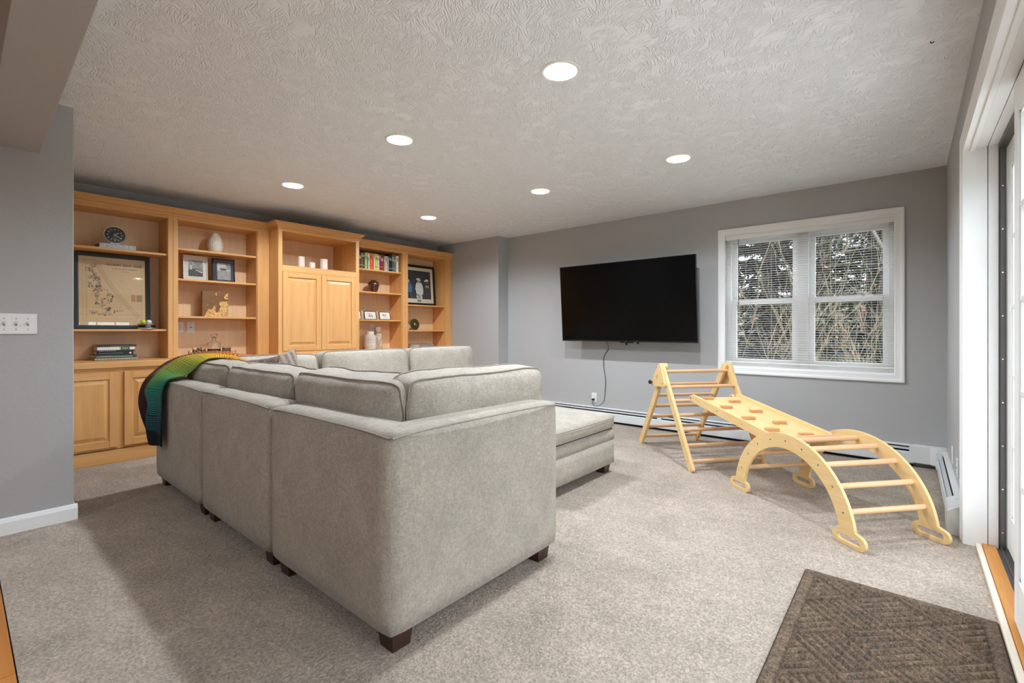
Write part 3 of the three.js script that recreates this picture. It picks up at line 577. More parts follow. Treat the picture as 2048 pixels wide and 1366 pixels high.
function backCushion(label, w, h, d, pos, turn, lean, seed, soft) {
  const t = thing('back_cushion', label, 'cushion', pos, turn, 'loose back cushions of the sectional sofa');
  const c = cushionShape(w, h, d, seed, soft), rot = new THREE.Matrix4().makeRotationX(lean);
  c.body.applyMatrix4(rot); c.piping.applyMatrix4(rot);
  part(t, 'cushion_body', c.body, M.fabric); part(t, 'piping', c.piping, M.pipe);
  return t;
}
backCushion('grey back cushion beside the throw blanket, on the left corner unit', 0.76, 0.46, 0.24, [-3.735, 0.462, -1.275], 0, 0.13, 1, 1.2);
backCushion('grey back cushion in the middle of the back row, left of the large near cushion', 0.935, 0.455, 0.24, [-2.915, 0.462, -1.275], 0, 0.12, 2, 1);
backCushion('large near grey back cushion left of the notch at the sofa corner', 0.905, 0.47, 0.255, [-1.995, 0.462, -1.275], 0, 0.11, 3, 1);
backCushion('grey back cushion right of the notch, along the right face of the sofa', 0.915, 0.49, 0.25, [-1.652, 0.462, -1.622], Math.PI / 2, 0.11, 4, 1.3);
backCushion('partly hidden grey back cushion behind the two throw pillows', 0.80, 0.47, 0.23, [-3.905, 0.462, -1.62], Math.PI / 2, -0.10, 5, 0.8);
backCushion('smooth grey back cushion below the tall cabinet doors', 0.92, 0.485, 0.23, [-3.905, 0.462, -2.50], Math.PI / 2, -0.10, 6, 0.5);
backCushion('farthest grey back cushion, at the right end of the bookcase', 0.93, 0.49, 0.23, [-3.905, 0.462, -3.435], Math.PI / 2, -0.10, 7, 0.5);
/* ---------- throw blanket, pillows ---------- */
function thickSheet(fn, nu, nv, th) {                  // fn(u, v) -> Vector3; closed sheet with uv
  const pos = [], uv = [], idx = [], P = [];
  for (let i = 0; i <= nu; i++) for (let j = 0; j <= nv; j++) P.push(fn(i / nu, j / nv));
  const at = (i, j) => P[clamp(i, 0, nu) * (nv + 1) + clamp(j, 0, nv)];
  for (const s of [1, -1]) for (let i = 0; i <= nu; i++) for (let j = 0; j <= nv; j++) {
    const a = at(i + 1, j).clone().sub(at(i - 1, j)), b = at(i, j + 1).clone().sub(at(i, j - 1)), n = a.cross(b).normalize();
    const e = i === 0 || i === nu || j === 0 || j === nv ? 0.35 : 1, q = at(i, j).clone().addScaledVector(n, s * th / 2 * e);
    pos.push(q.x, q.y, q.z); uv.push(j / nv, i / nu);
  }
  const W = nv + 1, K = (nu + 1) * W;
  for (let i = 0; i < nu; i++) for (let j = 0; j < nv; j++) { const a = i * W + j, b = a + 1, c = a + W, d = c + 1; idx.push(a, c, b, b, c, d, a + K, b + K, c + K, b + K, d + K, c + K); }
  const edge = (a, b) => idx.push(a, b, a + K, b, b + K, a + K);
  for (let i = 0; i < nu; i++) { edge(i * W, (i + 1) * W); edge((i + 1) * W + nv, i * W + nv); }
  for (let j = 0; j < nv; j++) { edge(j + 1, j); edge(nu * W + j, nu * W + j + 1); }
  const g = new THREE.BufferGeometry(); g.setAttribute('position', new THREE.Float32BufferAttribute(pos, 3)); g.setAttribute('uv', new THREE.Float32BufferAttribute(uv, 2)); g.setIndex(idx); g.computeVertexNormals();
  return g;
}
{
  // knitted maze of thin lines whose colour runs from orange over yellow and green to teal, fading into black at the hems
  const hsl = (h, s, l) => { const c = new THREE.Color().setHSL(h, s, l, THREE.SRGBColorSpace); const r = c.getRGB({}, THREE.SRGBColorSpace); return [r.r, r.g, r.b]; };
  const stops = [[1.0, 0.48, 0.10], [0.98, 0.66, 0.08], [0.86, 0.72, 0.14], [0.50, 0.68, 0.28], [0.18, 0.60, 0.50], [0.16, 0.50, 0.56], [0.20, 0.42, 0.60]];
  const warm = [[0.96, 0.45, 0.12], [0.78, 0.46, 0.20], [0.55, 0.30, 0.22], [0.45, 0.20, 0.24], [0.40, 0.14, 0.22]];
  const pick = (A, t) => { const x = clamp(t, 0, 1) * (A.length - 1), i = Math.min(A.length - 2, Math.floor(x)), f = x - i; return [0, 1, 2].map((k) => lerp(A[i][k], A[i + 1][k], f)); };
  const tex = dataTex(1024, 2048, (v, u, o) => {
    const cold = pick(stops, 0.10 + 0.95 * u * (0.55 + 0.55 * v)), hot = pick(warm, u * 1.5), k = sstep(0.22, 0.62, v + 0.08 - 0.05 * u), c = [0, 1, 2].map((i) => lerp(hot[i], cold[i], k));
    const bxs = 0.20, bys = 0.085, X = v / bxs, Y = u / bys, ix = Math.floor(X), iy = Math.floor(Y), fx = X - ix - 0.5, fy = Y - iy - 0.5, kind = (ix * 5 + iy * 3 + ((ix * iy) & 3)) % 4;
    const a = kind === 0 ? fx : kind === 1 ? fy : kind === 2 ? Math.max(fx + 0.5, fy + 0.5) : Math.max(0.5 - fx, fy + 0.5);
    const line = 0.5 + 0.5 * Math.sin(a * 6.283 * 7), thin = sstep(0.2 + 0.55 * sstep(0.35, 1, u), 0.55 + 0.45 * sstep(0.35, 1, u), line);
    const hem = sstep(0.895, 0.905, u + (1 - v) * 0.10), side = sstep(0.06, 0.03, v) * sstep(0.5, 0.6, u);
    const dark = [c[0] * 0.28 * (1 - 0.75 * sstep(0.5, 0.9, u)), c[1] * 0.26 * (1 - 0.7 * sstep(0.5, 0.9, u)), c[2] * 0.24 * (1 - 0.6 * sstep(0.5, 0.9, u))];
    const knit = 0.92 + 0.12 * Math.sin(v * 900) * Math.sin(u * 1500);
    const m = thin * (1 - Math.max(hem, side)), lift = lerp(0.5 * (1 - sstep(0.15, 0.45, u)), 0.62 * (1 - sstep(0.62, 0.86, u)), k);
    for (let i = 0; i < 3; i++) o[i] = knit * lerp(hem > 0.5 || side > 0.5 ? 0.035 : lerp(dark[i], c[i] * 0.9, lift), c[i], m);
  }, true);
  tex.wrapS = tex.wrapT = THREE.ClampToEdgeWrapping;
  const bump = dataTex(512, 1024, grey((v, u) => 0.5 + 0.35 * Math.sin(v * 600) * Math.sin(u * 1300)));
  const mat = phys({ color: 0xffffff, roughness: 1, metalness: 0, map: tex, bumpMap: bump, bumpScale: 0.003, sheen: 0.2 });
  // rows from the seat over the cushion and the frame to the hanging hem: left, middle, right
  const rows = [
    [[-3.86, 0.84, -1.62], [-3.80, 0.85, -1.56], [-3.72, 0.83, -1.50]],
    [[-4.02, 0.930, -1.42], [-3.94, 0.932, -1.36], [-3.84, 0.918, -1.30]],
    [[-4.13, 0.945, -1.26], [-4.04, 0.944, -1.21], [-3.80, 0.930, -1.18]],
    [[-4.20, 0.915, -1.08], [-4.09, 0.915, -1.08], [-3.76, 0.905, -1.105]],
    [[-4.235, 0.862, -0.985], [-4.09, 0.850, -0.99], [-3.80, 0.825, -1.03]],
    [[-4.25, 0.785, -0.915], [-4.07, 0.800, -0.925], [-3.845, 0.790, -0.945]],
    [[-4.252, 0.69, -0.885], [-4.09, 0.715, -0.882], [-3.852, 0.715, -0.918]],
    [[-4.235, 0.60, -0.872], [-4.08, 0.61, -0.900], [-3.850, 0.61, -0.915]],
    [[-4.205, 0.52, -0.880], [-4.055, 0.50, -0.890], [-3.852, 0.50, -0.914]],
    [[-4.14, 0.43, -0.895], [-4.02, 0.41, -0.892], [-3.855, 0.415, -0.915]],
    [[-4.085, 0.355, -0.91], [-3.99, 0.338, -0.900], [-3.862, 0.338, -0.917]],
  ];
  const curves = [0, 1, 2].map((k) => new THREE.CatmullRomCurve3(rows.map((r) => V(...r[k])), false, 'centripetal'));
  const fn = (u, v) => {
    const A = curves[0].getPoint(u), B = curves[1].getPoint(u), C = curves[2].getPoint(u), p = new THREE.CatmullRomCurve3([A, B, C], false, 'centripetal').getPoint(v);
    const hang = sstep(0.40, 0.62, u), f = (noise3(p.x * 9, p.y * 4, 2.2) - 0.5);
    p.z += hang * (0.020 * Math.sin(v * 9.5 + u * 3) * Math.sin(Math.PI * v) + 0.030 * f * Math.sin(Math.PI * v)) + hang * 0.012;
    p.y += (1 - hang) * (0.012 * Math.sin(v * 8 + u * 9) + 0.02 * (noise3(p.x * 8, p.z * 8, 7) - 0.5));
    return p;
  };
  solo('throw_blanket', thickSheet(fn, 110, 40, 0.014), mat, 'rainbow striped knitted throw blanket draped over the left sofa corner', 'blanket');
}
{
  const pillow = (label, mat, w, d, pos, turn, lean, roll, seed) => {
    const b = new THREE.BoxGeometry(2, 2, 2, 30, 30, 6), p = b.attributes.position;
    for (let i = 0; i < p.count; i++) {
      const x = p.getX(i), y = p.getY(i), z = p.getZ(i), e = Math.pow((1 - x * x) * (1 - y * y), 0.45), k = 1 - 0.10 * (1 - x * x) * y * y - 0.0, k2 = 1 - 0.10 * (1 - y * y) * x * x;
      p.setXYZ(i, x * w / 2 * k2, y * w / 2 * k, z * d / 2 * (0.10 + 0.9 * e) + 0.03 * (noise3(x * 2 + seed, y * 2, z) - 0.5));
    }
    b.deleteAttribute('normal'); b.deleteAttribute('uv'); const m = mergeVertices(b, 1e-6); m.computeVertexNormals(); boxUV(m, 1);
    m.applyMatrix4(new THREE.Matrix4().makeRotationX(lean).multiply(new THREE.Matrix4().makeRotationZ(roll)));
    solo('throw_pillow', m, mat, label, 'pillow', null, pos, turn);
  };
  const fur = dataTex(512, 512, (u, v, o) => { const a = fbm(N1, u, v, 30, 30, 4), s = 0.5 + 0.5 * Math.sin((u + 0.06 * a) * 6.283 * 6), t = 0.35 + 0.5 * a + 0.18 * s; o[0] = 0.56 * t; o[1] = 0.46 * t; o[2] = 0.39 * t; }, true);
  const strips = dataTex(512, 512, (u, v, o) => { const s = 0.5 + 0.5 * Math.sin((v + 0.012 * fbm(N2, u, v, 8, 8, 2)) * 6.283 * 9), blue = sstep(0.10, 0.13, u) * sstep(0.30, 0.27, u), t = 0.62 + 0.22 * s + 0.2 * (fbm(N1, u, v, 90, 90, 2) - 0.5); const c = [0.66, 0.60, 0.54]; o[0] = lerp(c[0], 0.50, blue) * t * 1.05; o[1] = lerp(c[1], 0.52, blue) * t * 1.05; o[2] = lerp(c[2], 0.56, blue) * t * 1.05; }, true);
  pillow('dark brown furry throw pillow, smaller of two behind the middle back cushion', phys({ color: 0xffffff, roughness: 1, metalness: 0, map: sized(fur, 0.4, 0.4), bumpMap: fur, bumpScale: 0.006, sheen: 0.4 }), 0.36, 0.16, [-3.735, 0.742, -1.445], 0.95, -0.20, 0.08, 2);
  pillow('pleated grey and taupe throw pillow leaning on the partly hidden back cushion', phys({ color: 0xffffff, roughness: 1, metalness: 0, map: sized(strips, 0.45, 0.45), bumpMap: strips, bumpScale: 0.01 }), 0.46, 0.16, [-3.675, 0.715, -1.575], 1.50, -0.30, 0.22, 5);
}
/* ---------- television and wall fittings ---------- */
{
  const W = 1.672, H = 0.918, t = thing('television', 'large black flat television tilted forward on the grey wall, screen off', 'television', [-2.504, 1.447, -4.913]);
  const R = new THREE.Matrix4().makeRotationX(0.071), P = (n, g, m, l) => part(t, n, g.applyMatrix4(R), m, l);
  P('housing', rb(-W / 2, W / 2, -H / 2, H / 2, -0.022, -0.001, 0.004), M.black);
  P('screen', bx(-W / 2 + 0.006, W / 2 - 0.006, -H / 2 + 0.014, H / 2 - 0.006, -0.001, 0.0005), M.blackGloss);
  P('frame', basis(mould(-W / 2 + 0.006, -H / 2 + 0.014, W / 2 - 0.006, H / 2 - 0.006, [[0, 0.0005], [0, 0.002], [0.005, 0.002], [0.006, 0]]), E1, E2, E3, V(0, 0, 0)), M.black);
  P('lower_bezel', rb(-W / 2, W / 2, -H / 2, -H / 2 + 0.014, -0.001, 0.004, 0.002), std(0x3a3a3c, 0.25, { metalness: 0.8 }));
  P('rear_case', rb(-0.62, 0.62, -0.36, 0.22, -0.075, -0.02, 0.012), M.black);
  P('sensor_box', rb(-0.05, 0.11, -H / 2 - 0.012, -H / 2 + 0.002, -0.03, -0.004, 0.003), M.black);
  const mount = merge([bx(-0.28, -0.24, -0.3, 0.25, -0.215, -0.20), bx(0.24, 0.28, -0.3, 0.25, -0.215, -0.20), bx(-0.3, 0.3, -0.06, 0.06, -0.238, -0.212), rb(-0.05, 0.05, -0.05, 0.05, -0.215, -0.07, 0.004)]);
  part(t, 'wall_mount', mount, M.black);
  for (const x of [-0.015, 0.125]) { const g = rb(x - 0.008, x + 0.008, -H / 2 - 0.035, -H / 2 + 0.01, -0.05, -0.02, 0.003); g.applyMatrix4(new THREE.Matrix4().makeRotationZ(0.1)); part(t, 'pull_tab', g, M.black); }
  const c = [[-2.775, 1.02, -5.00], [-2.80, 0.90, -5.135], [-2.865, 0.80, -5.146], [-2.868, 0.66, -5.146], [-2.845, 0.52, -5.146], [-2.85, 0.38, -5.146], [-2.866, 0.25, -5.13], [-2.90, 0.20, -5.06], [-2.98, 0.21, -5.07], [-3.01, 0.262, -5.12]];
  const k = thing('power_cord', 'thin black power cord hanging from the television to the outlet', 'cord', [-2.87, 0.2, -5.14]);
  wpart(k, 'cable', tube(c, 0.0032, 90, 8), M.black);
  const pl = rb(-0.014, 0.014, -0.012, 0.012, 0, 0.034, 0.004); pl.translate(-3.01, 0.262, -5.148); wpart(k, 'plug', pl, M.black);
}
const slotM = std(0x2a2826, 0.8);
function outlet(label, pos, turn, kind = 'duplex') {
  const t = thing(kind === 'blank' ? 'wall_plate' : 'wall_outlet', label, kind === 'blank' ? 'wall plate' : 'outlet', pos, turn);
  part(t, 'plate', rb(-0.035, 0.035, -0.0575, 0.0575, 0, 0.006, 0.003, 2), M.whitePlastic);
  if (kind === 'duplex') for (const y of [-0.021, 0.021]) {
    const s = new THREE.Shape(); s.absellipse(0, 0, 0.0165, 0.0145, 0, Math.PI * 2); const g = extrude(s, 0.003, 0.0006, 16); g.translate(0, y, 0.005); const r = part(t, 'receptacle', g, M.whitePlastic);
    part(r, 'slot', merge([bx(-0.0075, -0.0055, y, y + 0.008, 0.0078, 0.0085), bx(0.0055, 0.0075, y + 0.001, y + 0.007, 0.0078, 0.0085), bx(-0.002, 0.002, y - 0.009, y - 0.005, 0.0078, 0.0085)]), slotM);
  } else { part(t, 'jack', bx(-0.006, 0.006, -0.005, 0.005, 0.0055, 0.0072), slotM); }
  const sc = []; for (const y of kind === 'duplex' ? [0] : [-0.042, 0.042]) { const c = new THREE.CylinderGeometry(0.003, 0.003, 0.0015, 10); c.rotateX(Math.PI / 2); c.translate(0, y, 0.0066); sc.push(c); }
  part(t, 'screw', merge(sc), slotM);
  return t;
}
outlet('white wall outlet with a black plug, above the storage ottoman', [-3.008, 0.285, ZB], 0);
outlet('white wall outlet under the window, partly hidden behind the climbing ramp', [-0.945, 0.27, ZB], 0);
outlet('white wall outlet low on the right wall, farther from the door casing', [XR, 0.275, -4.40], -Math.PI / 2);
outlet('blank white wall plate low on the right wall, nearest the door casing', [XR, 0.278, -3.99], -Math.PI / 2, 'blank');
outlet('white outlet inside the second bookcase column, against its left side', [XBK + 0.0065, 1.153, -1.485], Math.PI / 2);
outlet('white jack plate in the second bookcase column, right of the outlet', [XBK + 0.0065, 1.153, -1.58], Math.PI / 2, 'blank');
outlet('white outlet behind the two tall white vases in the bookcase', [XBK + 0.0065, 1.155, -3.735], Math.PI / 2);
{
  const t = thing('light_switch', 'white three gang toggle switch plate on the grey left wall', 'light switch', [XS, 1.162, -0.224], Math.PI / 2);
  part(t, 'plate', rb(-0.0825, 0.0825, -0.0575, 0.0575, 0, 0.006, 0.003, 2), M.whitePlastic);
  const tm = std(0xd2d1cd, 0.4);
  for (const x of [-0.046, 0, 0.046]) { part(t, 'toggle_slot', bx(x - 0.005, x + 0.005, -0.012, 0.012, 0.0055, 0.0068), std(0x9b9994, 0.6)); const g = rb(x - 0.004, x + 0.004, -0.005, 0.006, 0.004, 0.018, 0.002); part(t, 'toggle', g.applyMatrix4(new THREE.Matrix4().makeRotationX(-0.35)), tm); }
  const sc = []; for (const x of [-0.046, 0, 0.046]) for (const y of [-0.030, 0.030]) { const c = new THREE.CylinderGeometry(0.003, 0.003, 0.0015, 10); c.rotateX(Math.PI / 2); c.translate(x, y, 0.0066); sc.push(c); }
  part(t, 'screw', merge(sc), std(0x8c8a86, 0.5));
}
/* ---------- window blind ---------- */
{
  const z = ZB - 0.03, x0 = -1.458, x1 = -0.104, t = thing('window_blind', 'white horizontal mini blind with open slats across the whole window', 'blind', [(x0 + x1) / 2, 0.79, z]);
  const slatM = std(0xecebe8, 0.45), lw = x1 - x0;
  wpart(t, 'headrail', rb(x0, x1, 2.062, 2.098, z - 0.013, z + 0.013, 0.003), M.white);
  wpart(t, 'valance', rb(x0 - 0.004, x1 + 0.004, 2.05, 2.099, z + 0.015, z + 0.018, 0.001), M.white);
  wpart(t, 'bottom_rail', rb(x0, x1, 0.792, 0.806, z - 0.012, z + 0.012, 0.003, 2), M.white);
  const sg = new THREE.BoxGeometry(lw, 0.0007, 0.025, 1, 1, 4), p = sg.attributes.position;
  for (let i = 0; i < p.count; i++) p.setY(i, p.getY(i) + 0.0018 * (1 - Math.pow(p.getZ(i) / 0.0125, 2)));
  sg.computeVertexNormals();
  for (let k = 0; k < 55; k++) { const s = part(t, 'slat', sg, slatM); s.position.set(0, 2.045 - k * 0.0225 - t.position.y, 0); s.rotation.x = 0.03; }
  const cordM = std(0xe4e2dd, 0.7), cord = [];
  for (const x of [-1.432, -1.04, -0.821, -0.737, -0.517, -0.256, -0.136]) { for (const dz of [-0.0125, 0.0125]) cord.push(rod(V(x, 0.80, z + dz), V(x, 2.065, z + dz), 0.0007, 5)); for (let k = 0; k < 55; k++) cord.push(rod(V(x, 2.0455 - k * 0.0225, z - 0.0125), V(x, 2.0455 - k * 0.0225, z + 0.0125), 0.0005, 4)); }
  wpart(t, 'ladder_cord', merge(cord), cordM).userData.kind = 'stuff';
  wpart(t, 'tilt_wand', merge([rod(V(-1.336, 1.41, z + 0.024), V(-1.336, 2.05, z + 0.022), 0.003, 8), rod(V(-1.336, 1.385, z + 0.024), V(-1.336, 1.412, z + 0.024), 0.0045, 8)]), std(0x55504a, 0.3));
}
/* ---------- climbing set: triangle, ramp and arch ---------- */
const A0 = THREE.MathUtils.degToRad(40.4), UU = V(Math.cos(A0), 0, Math.sin(A0)), WW = V(Math.sin(A0), 0, -Math.cos(A0));
const holesG = (pts, z, r = 0.0045) => merge(pts.map(([x, y]) => { const c = new THREE.CylinderGeometry(r, r, 0.002, 10); c.rotateX(Math.PI / 2); c.translate(x, y, z); return c; }));
const plugM = std(0xb98a55, 0.6), steelM = std(0x8d8a86, 0.35, { metalness: 0.8 });
function rung(t, a, b, r = 0.0155) { return part(t, 'rung', boxUV(rod(a, b, r, 18)), M.beech); }
{
  // local axes: x along the spread of the legs, y up, -z across the width
  const t = thing('climbing_triangle', 'wooden folding climbing triangle with beech rungs, left part of the play set', 'climbing frame', [-1.703, 0, -4.083], -A0);
  const Wd = 0.67, H = 0.80, leg = (sg, z0) => {           // tapered board from the apex to a foot
    const s = new THREE.Shape(), L = 0.943, hw = 0.030;
    s.moveTo(-hw, hw * 0.2); s.lineTo(-hw, L - 0.0); s.absarc(0, L, hw, Math.PI, 0, true); s.lineTo(hw, hw * 0.2); s.absarc(hw - 0.012, 0.012, 0.012, 0, -Math.PI / 2, true); s.lineTo(-hw + 0.012, 0); s.absarc(-hw + 0.012, 0.012, 0.012, -Math.PI / 2, -Math.PI, true);
    const g = extrude(s, 0.026, 0.003, 10, 2), ang = Math.atan2(0.50, 0.80);
    g.applyMatrix4(new THREE.Matrix4().makeRotationZ(sg * ang)); g.translate(sg * 0.50, 0, z0); return boxUV(g, 1);
  };
  const zl = [[-0.026, 0], [-(Wd - 0.0), 0]];
  for (const [z] of [[-0.026], [-Wd]]) part(t, 'leg', leg(1, z), M.birch);
  for (const [z] of [[-0.054], [-Wd + 0.028]]) part(t, 'leg', leg(-1, z), M.birch);
  const sAt = (y) => 0.5 - 0.625 * y;
  for (let k = 0; k < 6; k++) { const y = 0.074 + 0.111 * k; rung(t, V(sAt(y), y, -0.02), V(sAt(y), y, -Wd + 0.02)); rung(t, V(-sAt(y), y, -0.05), V(-sAt(y), y, -Wd + 0.05)); }
  rung(t, V(0.01, 0.757, -0.02), V(0.01, 0.757, -Wd + 0.02));
  for (const z of [0.0, -Wd - 0.018]) {                   // gusset plates outside the two frames
    const s = new THREE.Shape(); s.moveTo(-0.026, 0.815); s.absarc(0, 0.798, 0.030, 2.55, 0.55, true); s.lineTo(0.098, 0.66); s.quadraticCurveTo(0.112, 0.628, 0.08, 0.626); s.lineTo(-0.118, 0.612); s.quadraticCurveTo(-0.165, 0.615, -0.150, 0.652); s.closePath();
    const g = extrude(s, 0.018, 0.003, 10, 2); g.translate(0, 0, z); const gs = part(t, 'gusset', boxUV(g, 1), M.birch);
    if (z === 0) { part(gs, 'bolt', holesG([[-0.035, 0.79], [0.062, 0.655]], 0.0185, 0.006), steelM); const em = []; for (let k = 0; k < 9; k++) em.push([-0.055 + 0.010 * (k % 5) + 0.004 * (k > 4), 0.70 + 0.012 * Math.sin(k * 1.9) + 0.012 * (k > 4)]); part(gs, 'burned_mark', merge(em.map(([x, y], i) => bx(x - 0.004, x + 0.004, y - 0.0015 - 0.002 * (i % 3), y + 0.0015, 0.0178, 0.0184))), std(0x4a3018, 0.8)); }
  }
  const kn = lathe([[0, 0], [0.007, 0], [0.007, 0.012], [0.017, 0.014], [0.019, 0.022], [0.016, 0.032], [0.006, 0.035], [0, 0.035]], 20); kn.rotateX(Math.PI / 2); kn.translate(-0.136, 0.648, 0.016); part(t, 'locking_knob', kn, M.black);
  const dots = []; for (let k = 0; k < 6; k++) { const y = 0.074 + 0.111 * k; dots.push([sAt(y), y]); } part(t, 'rung_end', holesG(dots, 0.0006), plugM);
  const dots2 = []; for (let k = 0; k < 5; k++) { const y = 0.074 + 0.111 * k; dots2.push([-sAt(y), y]); } part(t, 'rung_end', holesG(dots2, -0.0274), plugM);
}
{
  const t = thing('climbing_arch', 'curved wooden climbing arch with slotted rocker feet, right part of the play set', 'climbing frame', [-0.585, 0, -3.297], -A0);
  const Ro = 0.490, Ri = 0.396, fr = 0.037, fc = 0.445, fh = 0.063, s = new THREE.Shape(), top = 2 * fr, pi = Math.PI;
  const ao = Math.asin(top / Ro), ai = Math.asin(top / Ri);
  s.moveTo(fc - fh, 0); s.lineTo(fc + fh, 0); s.absarc(fc + fh, fr, fr, -pi / 2, pi / 2 - 0.35, false); s.lineTo(Ro * Math.cos(ao + 0.02), Ro * Math.sin(ao + 0.02));
  s.absarc(0, 0, Ro, ao + 0.02, pi - ao - 0.02, false); s.absarc(-fc - fh, fr, fr, pi / 2 + 0.35, pi * 1.5, false); s.lineTo(-fc + fh, 0); s.absarc(-fc + fh, fr, fr, -pi / 2, pi / 2 - 0.25, false);
  s.lineTo(-Ri * Math.cos(ai + 0.02), Ri * Math.sin(ai + 0.02)); s.absarc(0, 0, Ri, pi - ai - 0.02, ai + 0.02, true); s.absarc(fc - fh, fr, fr, pi / 2 + 0.25, pi * 1.5, false); s.closePath();
  for (const c of [-fc, fc]) { const h = new THREE.Path(), r = 0.016, l = 0.052; h.moveTo(c - l, fr - r); h.absarc(c - l, fr, r, -pi / 2, pi / 2, true); h.lineTo(c + l, fr + r); h.absarc(c + l, fr, r, pi / 2, -pi / 2, true); h.closePath(); s.holes.push(h); }
  const Wd = 0.525, th = 0.018;
  const mk = (z) => { const g = extrude(s, th, 0.002, 48, 2); g.translate(0, 0, z); return boxUV(g, 0); };
  part(t, 'arch_side', mk(-th), M.birch); part(t, 'arch_side', mk(-Wd), M.birch);
  const dots = [];
  for (let k = -4; k <= 4; k++) { const a = pi / 2 + k * 17.1 * pi / 180, x = 0.446 * Math.cos(a), y = 0.446 * Math.sin(a); rung(t, V(x, y, -0.010), V(x, y, -Wd + 0.010)); dots.push([x, y]); }
  part(t, 'bolt', holesG(dots, 0.0006, 0.005), steelM);
}
{
  // ramp: local x down the slope, y normal to the board, z = -width
  const o = V(-1.703, 0, -4.083).addScaledVector(UU, 0.25).add(V(0, 0.552, 0)), d = UU.clone().multiplyScalar(0.92).add(V(0, -0.128, 0)).normalize(), zz = WW.clone().negate(), n = zz.clone().cross(d).normalize();
  const t = thing('climbing_ramp', 'wooden climbing ramp with eight small holds, sloping from the triangle to the arch', 'climbing frame', [o.x, o.y, o.z]);
  t.quaternion.setFromRotationMatrix(new THREE.Matrix4().makeBasis(d, n, zz));
  const L = 0.985, w0 = 0.165, w1 = 0.585, R = 0.03;
  part(t, 'board', rb(0, L, -0.012, 0, -w1 + 0.01, -w0 - 0.01, 0.002, 1, 0), M.birch);
  const rail = (z) => { const s = new THREE.Shape(); s.moveTo(-0.015, -0.030); s.lineTo(-0.015, 0.012); s.quadraticCurveTo(-0.012, 0.029, 0.01, 0.029); s.lineTo(L - 0.02, 0.029); s.lineTo(L, 0.010); s.lineTo(L, -0.02); s.lineTo(L - 0.03, -0.036); s.lineTo(0, -0.036); s.closePath(); const g = extrude(s, 0.018, 0.002, 8, 2); g.translate(0, 0, z); return boxUV(g, 0); };
  part(t, 'side_rail', rail(-w0 - 0.009), M.birch); part(t, 'side_rail', rail(-w1 - 0.009), M.birch);
  // hooks that hang over the triangle's rung and rest on the arch's rung
  const hook = (x, y, r, z) => { const s = new THREE.Shape(); s.absarc(x, y, r, 0, Math.PI * 2); const h = new THREE.Path(); h.absarc(x, y - 0.004, 0.0165, 0, Math.PI * 2, true); s.holes.push(h); const g = extrude(s, 0.024, 0.003, 24, 2); g.translate(0, 0, z); return boxUV(g); };
  for (const z of [-w0 - 0.02, -w1 - 0.004 + 0.02]) part(t, 'hook', hook(-0.052, -0.022, 0.028, z - 0.012), M.birch);
  for (const z of [-w0 - 0.05, -w1 + 0.03]) { const g = bx(-0.07, 0.03, -0.055, -0.014, z - 0.012, z + 0.012); }
  const hold = (kind) => { const s = new THREE.Shape(), l = 0.047, h = 0.017; if (kind) { s.moveTo(-l, -h * 0.5); s.quadraticCurveTo(-l * 0.6, -h * 1.2, -l * 0.1, -h * 0.6); s.quadraticCurveTo(l * 0.4, -h * 0.2, l, -h * 0.7); s.lineTo(l, h * 0.6); s.quadraticCurveTo(l * 0.3, h * 1.0, -l * 0.1, h * 0.5); s.quadraticCurveTo(-l * 0.6, h * 0.2, -l, h * 0.8); } else { s.moveTo(-l, -h * 0.8); s.quadraticCurveTo(0, -h * 1.1, l, -h * 0.8); s.lineTo(l, h * 0.5); s.quadraticCurveTo(0, h * 1.1, -l, h * 0.6); } s.closePath(); const g = extrude(s, 0.021, 0.002, 8, 1); g.rotateX(-Math.PI / 2); g.rotateY(Math.PI / 2 - 0.15); return boxUV(g); };
  const H = [hold(0), hold(1)], holdM = std(0xf0dcc4, 0.5, { map: beechMap });
  [[0.055, 0.264, 1], [0.161, 0.437, 1], [0.296, 0.270, 0], [0.421, 0.438, 1], [0.564, 0.270, 0], [0.683, 0.432, 1], [0.812, 0.269, 0], [0.926, 0.433, 0]].forEach(([x, w, k]) => { const m = part(t, 'climbing_hold', H[k], holdM); m.position.set(x + 0.008, 0, -w); });
  part(t, 'rail_bolt', holesG([[0.10, -0.004], [0.36, -0.004], [0.66, -0.004], [0.9, -0.004]], -w0 + 0.0095, 0.004), steelM);
}
